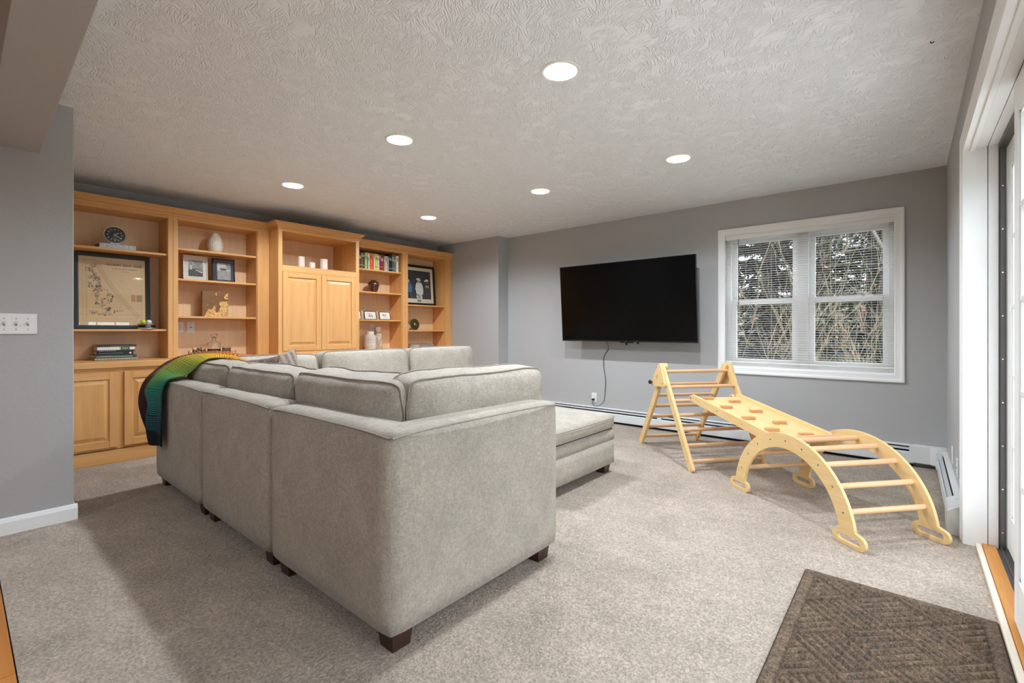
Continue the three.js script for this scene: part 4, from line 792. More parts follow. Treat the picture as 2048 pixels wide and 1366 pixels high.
/* ---------- door mat ---------- */
{
  const w = 0.635, l = 1.02, x0 = -0.375, z1 = -2.583, nx = 230, nz = 370, g = new THREE.PlaneGeometry(w, l, nx, nz); g.rotateX(-Math.PI / 2);
  const p = g.attributes.position, B = 0.042;
  for (let i = 0; i < p.count; i++) {
    const x = p.getX(i) + w / 2, z = p.getZ(i) + l / 2, e = Math.min(x, w - x, z, l - z);
    let y = 0.0075;
    if (e > B) {
      const S = 0.1955, p1 = (x - w / 2 + z - B) / 1.41421, q1 = (x - w / 2 - z + B) / 1.41421, ip = Math.floor(p1 / S), iq = Math.floor(q1 / S), fp = p1 / S - ip, fq = q1 / S - iq;
      const c = ((ip + iq) & 1) ? fp : fq, rdg = Math.abs(Math.sin(c * Math.PI * 6)), edge = sstep(B, B + 0.008, e), seam = sstep(0, 0.05, Math.min(fp, 1 - fp, fq, 1 - fq));
      y = 0.0025 + 0.0125 * Math.pow(rdg, 0.8) * edge * (0.25 + 0.75 * seam);
    } else y = 0.0100 * sstep(0, 0.006, e) + 0.0006 - 0.004 * sstep(B - 0.006, B, e);
    p.setY(i, y + 0.0010 * (noise3(x * 120, z * 120, 0.3) - 0.5));
  }
  g.computeVertexNormals();
  const map = sized(dataTex(512, 512, (u, v, o) => { const a = fbm(N1, u, v, 120, 120, 2), b = fbm(N2, u, v, 40, 40, 3), c = fbm(N3, u, v, 5, 5, 3), t = 0.46 + 0.40 * (a - 0.5) + 0.2 * (b - 0.5) + 0.14 * (c - 0.5); o[0] = 0.80 * t; o[1] = 0.66 * t; o[2] = 0.52 * t; }, true), 0.5, 0.5);
  const mat = std(0xffffff, 1, { map }), t = thing('door_mat', 'dark brown ribbed door mat on the carpet in front of the sliding door', 'mat', [x0 + w / 2, 0, z1 + l / 2]);
  const q = g.toNonIndexed(); boxUV(q, 0); part(t, 'ribbed_pile', q, mat);
  part(t, 'rubber_backing', rb(-w / 2 - 0.001, w / 2 + 0.001, 0, 0.003, -l / 2 - 0.001, l / 2 + 0.001, 0.001), std(0x2a241e, 0.9));
}
/* ---------- things on the shelves ---------- */
const Q = Math.PI / 2;                                     // things on the bookcase face +x: local z -> +x, local x -> -z
const S1 = 1.853, S2 = 1.135, A1 = 1.925, B1 = 1.628, C1 = 1.263;
function pictureFrame(name, label, w, h, fw, depth, frameM, mat, pos, lean, matMargin, matM, img, imgBox, glass = true, turn = Q) {
  // base centre at the origin; leaned back by lean
  const t = thing(name, label, 'picture', pos, turn), R = new THREE.Matrix4().makeRotationX(-lean), P = (par, n, g, m) => part(par, n, g.applyMatrix4(R), m);
  const f = basis(mould(-w / 2 + fw, fw, w / 2 - fw, h - fw, [[-0.001, depth * 0.55], [0, depth * 0.9], [fw * 0.3, depth], [fw * 0.85, depth], [fw, depth * 0.85], [fw, 0]]), E1, E2, E3, V(0, 0, 0));
  P(t, 'frame', f, frameM);
  P(t, 'backing', bx(-w / 2 + 0.002, w / 2 - 0.002, 0.002, h - 0.002, 0.0, depth * 0.4), M.black);
  if (matM) P(t, 'mount_board', bx(-w / 2 + fw - 0.002, w / 2 - fw + 0.002, fw - 0.002, h - fw + 0.002, depth * 0.4, depth * 0.4 + 0.002), matM);
  const pl = new THREE.PlaneGeometry(imgBox[2] - imgBox[0], imgBox[3] - imgBox[1]); pl.translate((imgBox[0] + imgBox[2]) / 2, (imgBox[1] + imgBox[3]) / 2, depth * 0.4 + 0.0024);
  P(t, 'print', pl, img);
  if (glass) P(t, 'glass', bx(-w / 2 + fw - 0.001, w / 2 - fw + 0.001, fw - 0.001, h - fw + 0.001, depth * 0.4 + 0.0034, depth * 0.4 + 0.0048), M.glassPane);
  return t;
}
const paper = (tex) => std(0xffffff, 0.8, { map: tex });
// large framed map print
{
  const tex = canvasTex(1024, 1280, (c, W, H) => {
    c.fillStyle = '#d9b98d'; c.fillRect(0, 0, W, H);
    const r = rngOf(31); c.strokeStyle = '#4d3a26'; c.fillStyle = '#3d2e20';
    const boundary = (t) => [250 + 640 * Math.pow(t, 1.35), 90 + 1060 * t];
    c.lineWidth = 3.5; for (const off of [0, 18, 40]) { c.beginPath(); for (let i = 0; i <= 60; i++) { const [x, y] = boundary(i / 60); i ? c.lineTo(x + off, y - off) : c.moveTo(x + off, y - off); } c.stroke(); }
    c.lineWidth = 1.5; c.strokeRect(60, 90, 900, 1110); c.beginPath(); c.moveTo(100, 120); c.lineTo(100, 1150); c.moveTo(120, 120); c.lineTo(120, 1150); c.moveTo(60, 1160); c.lineTo(900, 1160); c.stroke();
    for (let k = 0; k < 42; k++) {                          // fairways and their bunkers
      const t = 0.12 + 0.82 * r(), lim = boundary(t)[0] - 40, x = 150 + r() * Math.max(60, lim - 190), y = 100 + 1040 * t, a = r() * 6.28, l = 40 + r() * 90;
      c.lineWidth = 3; c.beginPath(); c.ellipse(x, y, l * 0.5, 12 + r() * 8, a, 0, 6.28); c.stroke();
      for (let j = 0; j < 5; j++) { const bxp = x + Math.cos(a) * l * (r() - 0.5) * 1.3, byp = y + Math.sin(a) * l * (r() - 0.5) * 1.3; c.beginPath(); c.ellipse(bxp, byp, 4 + r() * 11, 3 + r() * 5, r() * 6.28, 0, 6.28); c.fill(); }
      c.lineWidth = 2.5; c.beginPath(); c.moveTo(x - 20 * Math.cos(a), y - 20 * Math.sin(a)); c.lineTo(x + 26 * Math.cos(a), y + 26 * Math.sin(a)); c.stroke();
    }
    c.lineWidth = 3; c.beginPath(); c.moveTo(330, 560); c.lineTo(520, 720); c.lineTo(640, 880); c.moveTo(180, 700); c.lineTo(400, 610); c.moveTo(420, 600); c.lineTo(430, 820); c.stroke();
    for (let i = 0; i < 14; i++) { c.lineWidth = 2; c.beginPath(); c.arc(215, 165, 10 + r() * 38, r() * 6, r() * 6 + 2); c.stroke(); }
    c.fillStyle = '#3a2a1c'; c.font = '600 54px sans-serif'; c.textAlign = 'center'; c.fillText('DETROIT  GOLF  CLUB', 690, 150);
    c.font = '34px serif'; c.fillText('PLAN OF GOLF COURSES', 690, 212); c.font = '16px serif'; c.fillText('SCALE OF FEET', 700, 258);
    c.textAlign = 'left'; c.font = '20px serif'; c.fillText('PLAN OF COURSES', 70, 76);
    c.lineWidth = 1.5; c.strokeStyle = '#6b5236'; for (const [x, y] of [[560, 380], [640, 420], [720, 560], [880, 300]]) { c.beginPath(); for (let k = 0; k < 8; k++) c.lineTo(x + k * 13, y + k * 9 + 8 * (k % 2)); c.stroke(); }
    c.fillStyle = '#c07a5a'; c.fillRect(790, 690, 70, 130); c.fillStyle = '#8f7a62'; c.fillRect(876, 690, 90, 130); c.fillStyle = '#d9b98d'; for (let k = 0; k < 7; k++) c.fillRect(796, 702 + k * 17, 58, 4), c.fillRect(882, 702 + k * 17, 78, 4);
    for (let i = 0; i < 1200; i++) { c.globalAlpha = 0.05; c.fillStyle = r() > 0.5 ? '#fff' : '#754'; c.fillRect(r() * W, r() * H, 2, 2); } c.globalAlpha = 1;
  });
  const w = 0.545, h = 0.688, fw = 0.034;
  pictureFrame('framed_map', 'large framed tan golf course map in a dark frame, on the leftmost column', w, h, fw, 0.022, std(0x23262b, 0.5), null, [-5.585, S2, -0.946], 0.055, 0, null, paper(tex), [-w / 2 + fw, fw, w / 2 - fw, h - fw]);
}
// alarm clock on a weathered silver box
{
  const b = thing('silver_book', 'flat weathered silver book lying under the round clock', 'book', [-5.50, S1, -0.94], Q + 0.04);
  part(b, 'cover', rb(-0.125, 0.135, 0, 0.006, -0.085, 0.085, 0.002), std(0xb9babb, 0.4, { metalness: 0.4 }));
  part(b, 'cover', rb(-0.125, 0.135, 0.034, 0.040, -0.085, 0.085, 0.002), std(0xb9babb, 0.4, { metalness: 0.4 }));
  part(b, 'spine', rb(-0.124, 0.134, 0.002, 0.038, 0.079, 0.086, 0.003), std(0xaeb0b1, 0.45, { metalness: 0.4, bumpMap: plaster, bumpScale: 0.01 }));
  part(b, 'pages', bx(-0.120, 0.130, 0.006, 0.034, -0.08, 0.08), std(0x9c8468, 0.9));
  const t = thing('desk_clock', 'round black faced desk clock with a chrome rim on the silver book', 'clock', [-5.50, S1 + 0.0405, -0.94], Q);
  const face = canvasTex(512, 512, (c, W) => {
    c.fillStyle = '#17191c'; c.fillRect(0, 0, W, W); c.translate(256, 256); c.fillStyle = '#e6e2d6'; c.strokeStyle = '#e6e2d6'; c.font = '600 58px sans-serif'; c.textAlign = 'center'; c.textBaseline = 'middle';
    for (let k = 1; k <= 12; k++) { const a = k * Math.PI / 6; c.fillText(String(k), 178 * Math.sin(a), -178 * Math.cos(a)); }
    for (let k = 0; k < 60; k++) { const a = k * Math.PI / 30; c.lineWidth = k % 5 ? 2 : 5; c.beginPath(); c.moveTo(222 * Math.sin(a), -222 * Math.cos(a)); c.lineTo(234 * Math.sin(a), -234 * Math.cos(a)); c.stroke(); }
    c.lineWidth = 4; c.beginPath(); c.arc(0, 78, 44, 0, 6.3); c.stroke(); c.lineWidth = 3; c.beginPath(); c.moveTo(0, 78); c.lineTo(20, 52); c.stroke();
    c.fillStyle = '#c4a070'; c.fillRect(-44, -92, 88, 5);
  });
  const up = 0.092, q = (g) => { g.rotateX(-0.12); g.translate(0, up, 0); return g; };
  const lz = (pts) => { const g = lathe(pts, 56); g.rotateX(Math.PI / 2); return g; };
  part(t, 'case', q(lz([[0, -0.045], [0.05, -0.043], [0.070, -0.030], [0.078, -0.005], [0.078, 0.004], [0.0, 0.004]])), std(0x1a1b1d, 0.3, { metalness: 0.6 }));
  part(t, 'bezel', q(lz([[0.072, 0.004], [0.073, 0.010], [0.077, 0.013], [0.081, 0.009], [0.081, 0.001], [0.078, -0.002]])), M.chrome);
  const fg = new THREE.CircleGeometry(0.0725, 48); fg.translate(0, 0, 0.0048); part(t, 'dial', q(fg), std(0xffffff, 0.5, { map: face }));
  const hand = (l, w, a) => { const g = bx(-w / 2, w / 2, -0.008, l, 0.0055, 0.0065); g.rotateZ(-a); return g; };
  part(t, 'hand', q(hand(0.036, 0.005, 0.9)), std(0xe8e4d8, 0.4)); part(t, 'hand', q(hand(0.055, 0.0035, 2.2)), std(0xe8e4d8, 0.4));
  const gg = new THREE.SphereGeometry(0.16, 40, 10, 0, Math.PI * 2, 0, 0.47); gg.rotateX(Math.PI / 2); gg.translate(0, 0, -0.1345); part(t, 'glass', q(gg), M.glassPane);
  part(t, 'foot', merge([rb(-0.052, 0.052, 0, 0.010, -0.028, 0.024, 0.003), rb(-0.034, 0.034, 0.008, 0.022, -0.022, 0.016, 0.004)]), M.chrome);
}
// tin with two golf balls
{
  const t = thing('round_tin', 'low round black tin with silver rims holding two golf balls', 'tin', [-5.455, S2, -1.165], Q);
  part(t, 'body', lathe([[0, 0.004], [0.064, 0.004], [0.066, 0.008], [0.066, 0.044], [0.060, 0.044], [0.058, 0.012], [0, 0.010]], 48), std(0x101112, 0.3));
  part(t, 'rim', lathe([[0.058, 0.043], [0.060, 0.052], [0.067, 0.052], [0.070, 0.046], [0.066, 0.042]], 48), M.chrome);
  part(t, 'rim', lathe([[0.0, 0.0], [0.066, 0.0], [0.070, 0.005], [0.069, 0.012], [0.0655, 0.014]], 48), M.chrome);
  const lt = canvasTex(256, 64, (c) => { c.fillStyle = '#101112'; c.fillRect(0, 0, 256, 64); c.strokeStyle = '#e8e8e4'; c.lineWidth = 7; c.beginPath(); c.moveTo(30, 40); for (let k = 0; k < 9; k++) c.lineTo(44 + k * 20, k % 2 ? 22 : 42); c.stroke(); });
  const lab = new THREE.CylinderGeometry(0.0663, 0.0663, 0.022, 16, 1, true, -0.45, 0.9); lab.translate(0, 0.029, 0); part(t, 'label', lab, std(0xffffff, 0.4, { map: lt }));
  const ball = new THREE.SphereGeometry(0.0213, 28, 18), dim = dataTex(256, 128, grey((u, v) => { const x = (u * 26) % 1 - 0.5, y = (v * 13) % 1 - 0.5; return sstep(0.15, 0.42, Math.hypot(x, y)); }));
  solo('golf_ball', ball, std(0xd7d927, 0.4, { bumpMap: dim, bumpScale: 0.0012 }), 'yellow golf ball sitting in the black tin', 'golf ball', null, [-5.450, S2 + 0.066, -1.135]);
  solo('golf_ball', ball, std(0xe8e8e6, 0.4, { bumpMap: dim, bumpScale: 0.0012 }), 'white golf ball sitting in the black tin', 'golf ball', null, [-5.452, S2 + 0.066, -1.180]);
}
function book(label, w, h, d, spine, pos, turn, group, o = {}) {   // lying: w along the spine, h thickness, d depth; standing handled by the caller's turn
  const t = thing('book', label, 'book', pos, turn, group);
  const cm = std(spine, o.rough ?? 0.5, o.map ? { map: o.map, color: 0xffffff } : {});
  part(t, 'cover', merge([rb(-w / 2, w / 2, 0, 0.0025, -d / 2, d / 2, 0.001), rb(-w / 2, w / 2, h - 0.0025, h, -d / 2, d / 2, 0.001), rb(-w / 2, w / 2, 0, h, d / 2 - 0.003, d / 2, 0.0012)]), std(spine, o.rough ?? 0.5));
  part(t, 'pages', bx(-w / 2 + 0.003, w / 2 - 0.003, 0.0025, h - 0.0025, -d / 2 + 0.003, d / 2 - 0.003), std(0xd9cfba, 0.9));
  if (o.spineTex) { const pg = new THREE.PlaneGeometry(w - 0.002, h - 0.0015); pg.translate(0, h / 2, d / 2 + 0.0006); part(t, 'spine_print', pg, std(0xffffff, 0.5, { map: o.spineTex })); }
  return t;
}
// stack of lying books
{
  const sp = (bg, draw) => canvasTex(512, 48, (c, W, H) => { c.fillStyle = bg; c.fillRect(0, 0, W, H); draw(c, W, H); });
  const list = [
    ['thin dark green book at the bottom of the lying stack', 0.30, 0.020, 0.225, 0x2d3b33, sp('#c9c6b4', (c) => { c.fillStyle = '#26402f'; c.fillRect(0, 0, 512, 10); c.fillRect(0, 36, 512, 12); c.fillStyle = '#7e8a70'; for (let k = 0; k < 12; k++) c.fillRect(20 + k * 40, 16, 26, 12); }), 0],
    ['green and brown book, second from the bottom of the lying stack', 0.295, 0.024, 0.22, 0x3c4f3c, sp('#2f4a37', (c) => { c.fillStyle = '#a5452f'; c.fillRect(70, 8, 130, 10); c.fillStyle = '#d7cfb0'; c.fillRect(20, 26, 440, 8); }), 0.02],
    ['black book with a white round mark on its spine, middle of the lying stack', 0.255, 0.030, 0.20, 0x14161b, sp('#14161b', (c) => { c.fillStyle = '#7b8594'; for (let k = 0; k < 14; k++) c.fillRect(30 + k * 24, 20, 16, 9); c.fillStyle = '#f0f0ee'; c.beginPath(); c.arc(470, 24, 15, 0, 7); c.fill(); c.fillStyle = '#c23'; c.beginPath(); c.arc(470, 24, 6, 0, 7); c.fill(); }), -0.02],
    ['dark blue book with pale lettering, below the white book in the lying stack', 0.265, 0.013, 0.21, 0x232a33, sp('#232a33', (c) => { c.fillStyle = '#c8ccd0'; for (let k = 0; k < 9; k++) c.fillRect(20 + k * 26, 14, 17, 18); }), 0.03],
    ['white book with a green label reading GOLF, in the lying stack', 0.262, 0.027, 0.205, 0xe4e0d2, sp('#e4e0d2', (c) => { c.fillStyle = '#c9a53a'; c.fillRect(300, 0, 12, 48); c.fillStyle = '#1f5134'; c.fillRect(318, 0, 122, 48); c.fillStyle = '#e9e4cc'; c.font = '700 30px serif'; c.fillText('GOLF', 338, 35); }), -0.01],
    ['dark olive book on top of the lying stack', 0.275, 0.016, 0.215, 0x2b3129, sp('#2b3129', (c) => { c.fillStyle = '#8b8a62'; c.fillRect(170, 20, 230, 8); }), 0.015],
  ];
  let y = CT + 0.0005, dx = [0, 0.004, 0.006, 0.002, 0.0, -0.004];
  list.forEach(([lab, w, h, d, col, tex, tn], i) => { book(lab, w, h, d, col, [-5.55 + (0.225 - d) * 0.45, y, -0.942 + dx[i]], Q + tn, 'lying stack of books', { spineTex: tex }); y += h + 0.0006; });
}
// second column
{
  const bump = dataTex(256, 256, grey((u, v) => { const a = fbm(N1, u, v, 26, 10, 3); return a > 0.56 && v > 0.2 && v < 0.62 ? 0 : 1; }));
  const egg = lathe([[0, 0], [0.042, 0.002], [0.058, 0.018], [0.068, 0.045], [0.0715, 0.075], [0.068, 0.112], [0.056, 0.152], [0.042, 0.180], [0.034, 0.196], [0.031, 0.196], [0.038, 0.178], [0.050, 0.150], [0.060, 0.11]], 48);
  { const p = egg.attributes.position; for (let i = 0; i < p.count; i++) { const y = p.getY(i); if (y > 0.17) { const a = Math.atan2(p.getZ(i), p.getX(i)); p.setY(i, y + 0.013 * Math.pow(Math.max(0, Math.cos((a - 0.8) / 1)), 3) * sstep(0.17, 0.196, y) - 0.004 * Math.sin(a * 3) * sstep(0.17, 0.196, y)); } } egg.computeVertexNormals(); }
  solo('egg_vase', egg, std(0xe6dccb, 0.65, { bumpMap: bump, bumpScale: 0.004 }), 'cream egg shaped ceramic vase with a cracked rim, on the top shelf', 'vase', null, [-5.53, A1, -1.757], 0.6);
  const beach = canvasTex(256, 340, (c, W, H) => { const g = c.createLinearGradient(0, 0, 0, H); g.addColorStop(0, '#b9b9b8'); g.addColorStop(1, '#6d6c6a'); c.fillStyle = g; c.fillRect(0, 0, W, H); const r = rngOf(4); c.fillStyle = '#8b8a88'; c.beginPath(); c.moveTo(60, 0); c.lineTo(170, 150); c.lineTo(256, 40); c.lineTo(256, 0); c.fill(); c.fillStyle = '#4a4a49'; c.beginPath(); c.moveTo(0, 340); c.lineTo(0, 210); c.lineTo(140, 170); c.lineTo(256, 260); c.lineTo(256, 340); c.fill(); c.fillStyle = '#dcdbd8'; c.beginPath(); c.moveTo(120, 190); c.lineTo(250, 250); c.lineTo(240, 270); c.lineTo(130, 210); c.fill(); c.fillStyle = '#2f2f30'; for (let i = 0; i < 160; i++) c.fillRect(r() * W, 150 + r() * 190, 3 + r() * 8, 2); c.fillStyle = '#55504c'; c.beginPath(); c.arc(48, 92, 13, 0, 7); c.fill(); c.fillStyle = '#c9c6c2'; c.fillRect(30, 104, 34, 96); });
  const boat = canvasTex(256, 330, (c, W, H) => { c.fillStyle = '#c4c4c0'; c.fillRect(0, 0, W, H); c.fillStyle = '#8f908d'; c.beginPath(); c.moveTo(150, 0); c.lineTo(256, 0); c.lineTo(256, 120); c.lineTo(190, 120); c.fill(); const r = rngOf(9); c.fillStyle = '#9d9d98'; c.fillRect(0, 150, W, 180); for (let i = 0; i < 240; i++) { c.fillStyle = r() > 0.5 ? '#d8d8d2' : '#6a6b69'; c.fillRect(r() * W, 140 + r() * 190, 8 + r() * 26, 2); } c.fillStyle = '#2c2d2e'; c.beginPath(); c.moveTo(40, 110); c.lineTo(190, 110); c.lineTo(165, 140); c.lineTo(70, 142); c.fill(); for (const x of [70, 110, 140]) c.fillRect(x, 84, 12, 30); });
  pictureFrame('photo_frame', 'silver photo frame with a wide white mount, left of two on the shelf', 0.215, 0.258, 0.009, 0.014, std(0xcfcac0, 0.25, { metalness: 0.9 }), null, [-5.575, B1, -1.592], 0.07, 0, std(0xd9d3c6, 0.8), paper(beach), [-0.062, 0.045, 0.066, 0.213]);
  pictureFrame('photo_frame', 'dark blue photo frame with a boat photograph, right of two on the shelf', 0.212, 0.254, 0.010, 0.016, std(0x23272d, 0.35, { metalness: 0.3 }), null, [-5.575, B1, -1.852], 0.07, 0, std(0x2b3342, 0.75), paper(boat), [-0.062, 0.030, 0.066, 0.206]);
  // carved two-tone wooden block
  const t = thing('carved_wood_block', 'square two tone wooden block carved like a coastline, on the middle shelf', 'ornament', [-5.525, C1, -1.752], Q - 0.03), s = 0.235, dt = dataTex(256, 256, (u, v, o) => { const a = fbm(N1, u, v, 70, 70, 2), k = 0.42 + 0.35 * a; o[0] = 0.86 * k; o[1] = 0.58 * k; o[2] = 0.30 * k; }, true);
  part(t, 'block', rb(-s / 2, s / 2, 0, s * 1.13, -0.028, 0.018, 0.002), std(0xffffff, 0.6, { map: sized(dt, 0.2, 0.2) }));
  const land = (pts) => { const q = new THREE.Shape(); pts.forEach(([x, y], i) => (i ? q.lineTo((x - 0.5) * s * 0.985, y * s * 1.125 + 0.001) : q.moveTo((x - 0.5) * s * 0.985, y * s * 1.125 + 0.001))); q.closePath(); const g = extrude(q, 0.010, 0.0012, 4); g.translate(0, 0, 0.0165); return boxUV(g); };
  const lm = dataTex(256, 256, (u, v, o) => { const a = fbm(N3, u, v, 34, 34, 3), k = a > 0.60 ? 0.55 : 0.95; o[0] = 0.95 * k; o[1] = 0.74 * k; o[2] = 0.44 * k; }, true), landM = std(0xffffff, 0.55, { map: sized(lm, 0.22, 0.22) });
  const r = rngOf(55), jag = (list) => { const out = []; list.forEach((p, i) => { const q = list[(i + 1) % list.length]; out.push(p); const on = (p[0] === q[0] && (p[0] === 0 || p[0] === 1)) || (p[1] === q[1] && (p[1] === 0 || p[1] === 1)); const n = on ? 0 : Math.floor(Math.hypot(q[0] - p[0], q[1] - p[1]) / 0.035); for (let k = 1; k <= n; k++) out.push([clamp(lerp(p[0], q[0], k / (n + 1)) + (r() - 0.5) * 0.03, 0.005, 0.995), clamp(lerp(p[1], q[1], k / (n + 1)) + (r() - 0.5) * 0.03, 0.005, 0.995)]); }); return out; };
  part(t, 'land', land(jag([[0.06, 0], [1, 0], [1, 0.62], [0.68, 0.60], [0.63, 0.50], [0.70, 0.40], [0.60, 0.20], [0.50, 0.18], [0.52, 0.46], [0.40, 0.40], [0.34, 0.28], [0.20, 0.30], [0.12, 0.12]])), landM);
  part(t, 'land', land(jag([[1, 0.68], [1, 0.95], [0.90, 0.90], [0.82, 0.78], [0.88, 0.69]])), landM);
  part(t, 'land', land(jag([[0.47, 0.84], [0.55, 0.82], [0.57, 0.92], [0.50, 0.95]])), landM);
  part(t, 'land', land(jag([[0.16, 0.42], [0.22, 0.44], [0.19, 0.50]])), landM); part(t, 'land', land(jag([[0.10, 0.38], [0.14, 0.40], [0.11, 0.42]])), landM); part(t, 'land', land(jag([[0.28, 0.66], [0.32, 0.67], [0.30, 0.73]])), landM);
}
// decanter, tumblers and tray
{
  const y0 = CT + 0.021, x = -5.43;
  const tr = thing('serving_tray', 'small gold rimmed tray with posts under the decanter and glasses', 'tray', [x, CT, -1.70], Q);
  part(tr, 'base', rb(-0.19, 0.19, 0.006, 0.018, -0.11, 0.11, 0.004), std(0x7c5a34, 0.4)); 
  const posts = []; for (const px of [-0.18, -0.105, 0.105, 0.18]) for (const pz of [-0.10, 0.10]) posts.push([px, pz]);
  for (const [px, pz] of posts) { const g = rod(V(px, 0.0, pz), V(px, 0.058, pz), 0.0055, 12); part(tr, 'post', boxUV(g), std(0xcdb487, 0.25, { metalness: 0.9 })); }
  part(tr, 'rail', merge([rod(V(-0.18, 0.044, 0.10), V(0.18, 0.044, 0.10), 0.003, 8), rod(V(-0.18, 0.044, -0.10), V(0.18, 0.044, -0.10), 0.003, 8), rod(V(-0.18, 0.044, -0.10), V(-0.18, 0.044, 0.10), 0.003, 8), rod(V(0.18, 0.044, -0.10), V(0.18, 0.044, 0.10), 0.003, 8)].map((g) => boxUV(g))), std(0xcdb487, 0.25, { metalness: 0.9 }));
  const t = thing('decanter', 'square shouldered glass decanter of brown liquor with a glass stopper', 'decanter', [x, y0 - 0.002, -1.715], 0.2);
  const sq = (pts, n = 48) => { const g = lathe(pts, n), p = g.attributes.position; for (let i = 0; i < p.count; i++) { const X = p.getX(i), Z = p.getZ(i), y = p.getY(i), r = Math.hypot(X, Z); if (r < 1e-4) continue; const k = lerp(1, Math.pow(Math.pow(Math.abs(X / r), 6) + Math.pow(Math.abs(Z / r), 6), -1 / 6), sstep(0.135, 0.118, y)); p.setX(i, X * k); p.setZ(i, Z * k); } g.computeVertexNormals(); return g; };
  part(t, 'bottle', sq([[0, 0], [0.044, 0], [0.047, 0.004], [0.047, 0.112], [0.040, 0.124], [0.020, 0.136], [0.016, 0.150], [0.017, 0.166], [0.026, 0.170], [0.025, 0.173], [0.013, 0.170], [0.012, 0.148], [0.016, 0.133], [0.036, 0.121], [0.0425, 0.110], [0.0425, 0.012], [0.040, 0.009], [0, 0.008]]), M.glassThick);
  part(t, 'liquor', sq([[0, 0.0085], [0.0405, 0.0095], [0.0428, 0.013], [0.0428, 0.056], [0, 0.0565]]), phys({ color: 0xffffff, roughness: 0, transmission: 1, thickness: 0.05, ior: 1.36, attenuationColor: new THREE.Color(0.62, 0.22, 0.08), attenuationDistance: 0.045 }));
  part(t, 'stopper', lathe([[0, 0.150], [0.010, 0.150], [0.012, 0.172], [0.012, 0.180], [0.032, 0.186], [0.035, 0.194], [0.032, 0.206], [0.012, 0.211], [0, 0.211]], 12), M.glassThick);
  const tum = lathe([[0, 0], [0.034, 0], [0.036, 0.004], [0.040, 0.078], [0.0385, 0.079], [0.0345, 0.014], [0, 0.012]], 32);
  const L = ['glass tumbler on the tray, leftmost, left of the decanter', 'glass tumbler on the tray, just left of the decanter at the back', 'glass tumbler on the tray, just right of the decanter', 'glass tumbler on the tray, rightmost, right of the decanter'];
  [[-5.40, -1.555], [-5.48, -1.615], [-5.39, -1.815], [-5.475, -1.845]].forEach(([a, b], i) => solo('tumbler', tum, M.glassThick, L[i], 'glass', null, [a, CT + 0.0185, b]));
}
// candles
{
  const wax = phys({ color: 0xeee4d2, roughness: 0.55, sheen: 0.2 }), mk = (label, r, h, z, x, print) => {
    const t = thing('pillar_candle', label, 'candle', [x, 1.8265, z], 0.4);
    part(t, 'wax', lathe([[0, 0], [r * 0.97, 0], [r, 0.004], [r, h - 0.006], [r * 0.95, h], [r * 0.85, h - 0.001], [r * 0.7, h - 0.006], [0, h - 0.007]], 36), wax);
    part(t, 'wick', rod(V(0, h - 0.009, 0), V(0.002, h + 0.006, 0), 0.0012, 6), M.black);
    const tx = canvasTex(256, 128, (c) => { c.fillStyle = '#eae0d0'; c.fillRect(0, 0, 256, 128); const rr = rngOf(print); c.fillStyle = print === 3 ? '#8a6f78' : '#46382c'; for (let k = 0; k < 26; k++) { const px = rr() * 256; c.beginPath(); c.moveTo(px - 9, 128); c.lineTo(px, 60 + rr() * 55); c.lineTo(px + 9, 128); c.fill(); } });
    const pg = new THREE.CylinderGeometry(r + 0.0006, r + 0.0006, h * 0.36, 36, 1, true); pg.translate(0, h * 0.19, 0); part(t, 'printed_band', pg, std(0xffffff, 0.6, { map: tx }));
  };
  mk('tall slim white pillar candle, leftmost of the three candles', 0.036, 0.142, -2.575, -5.34, 1); mk('short white pillar candle, middle of the three candles', 0.034, 0.088, -2.703, -5.34, 2); mk('thick white pillar candle with a pink printed foot, rightmost candle', 0.043, 0.142, -2.846, -5.34, 3);
}
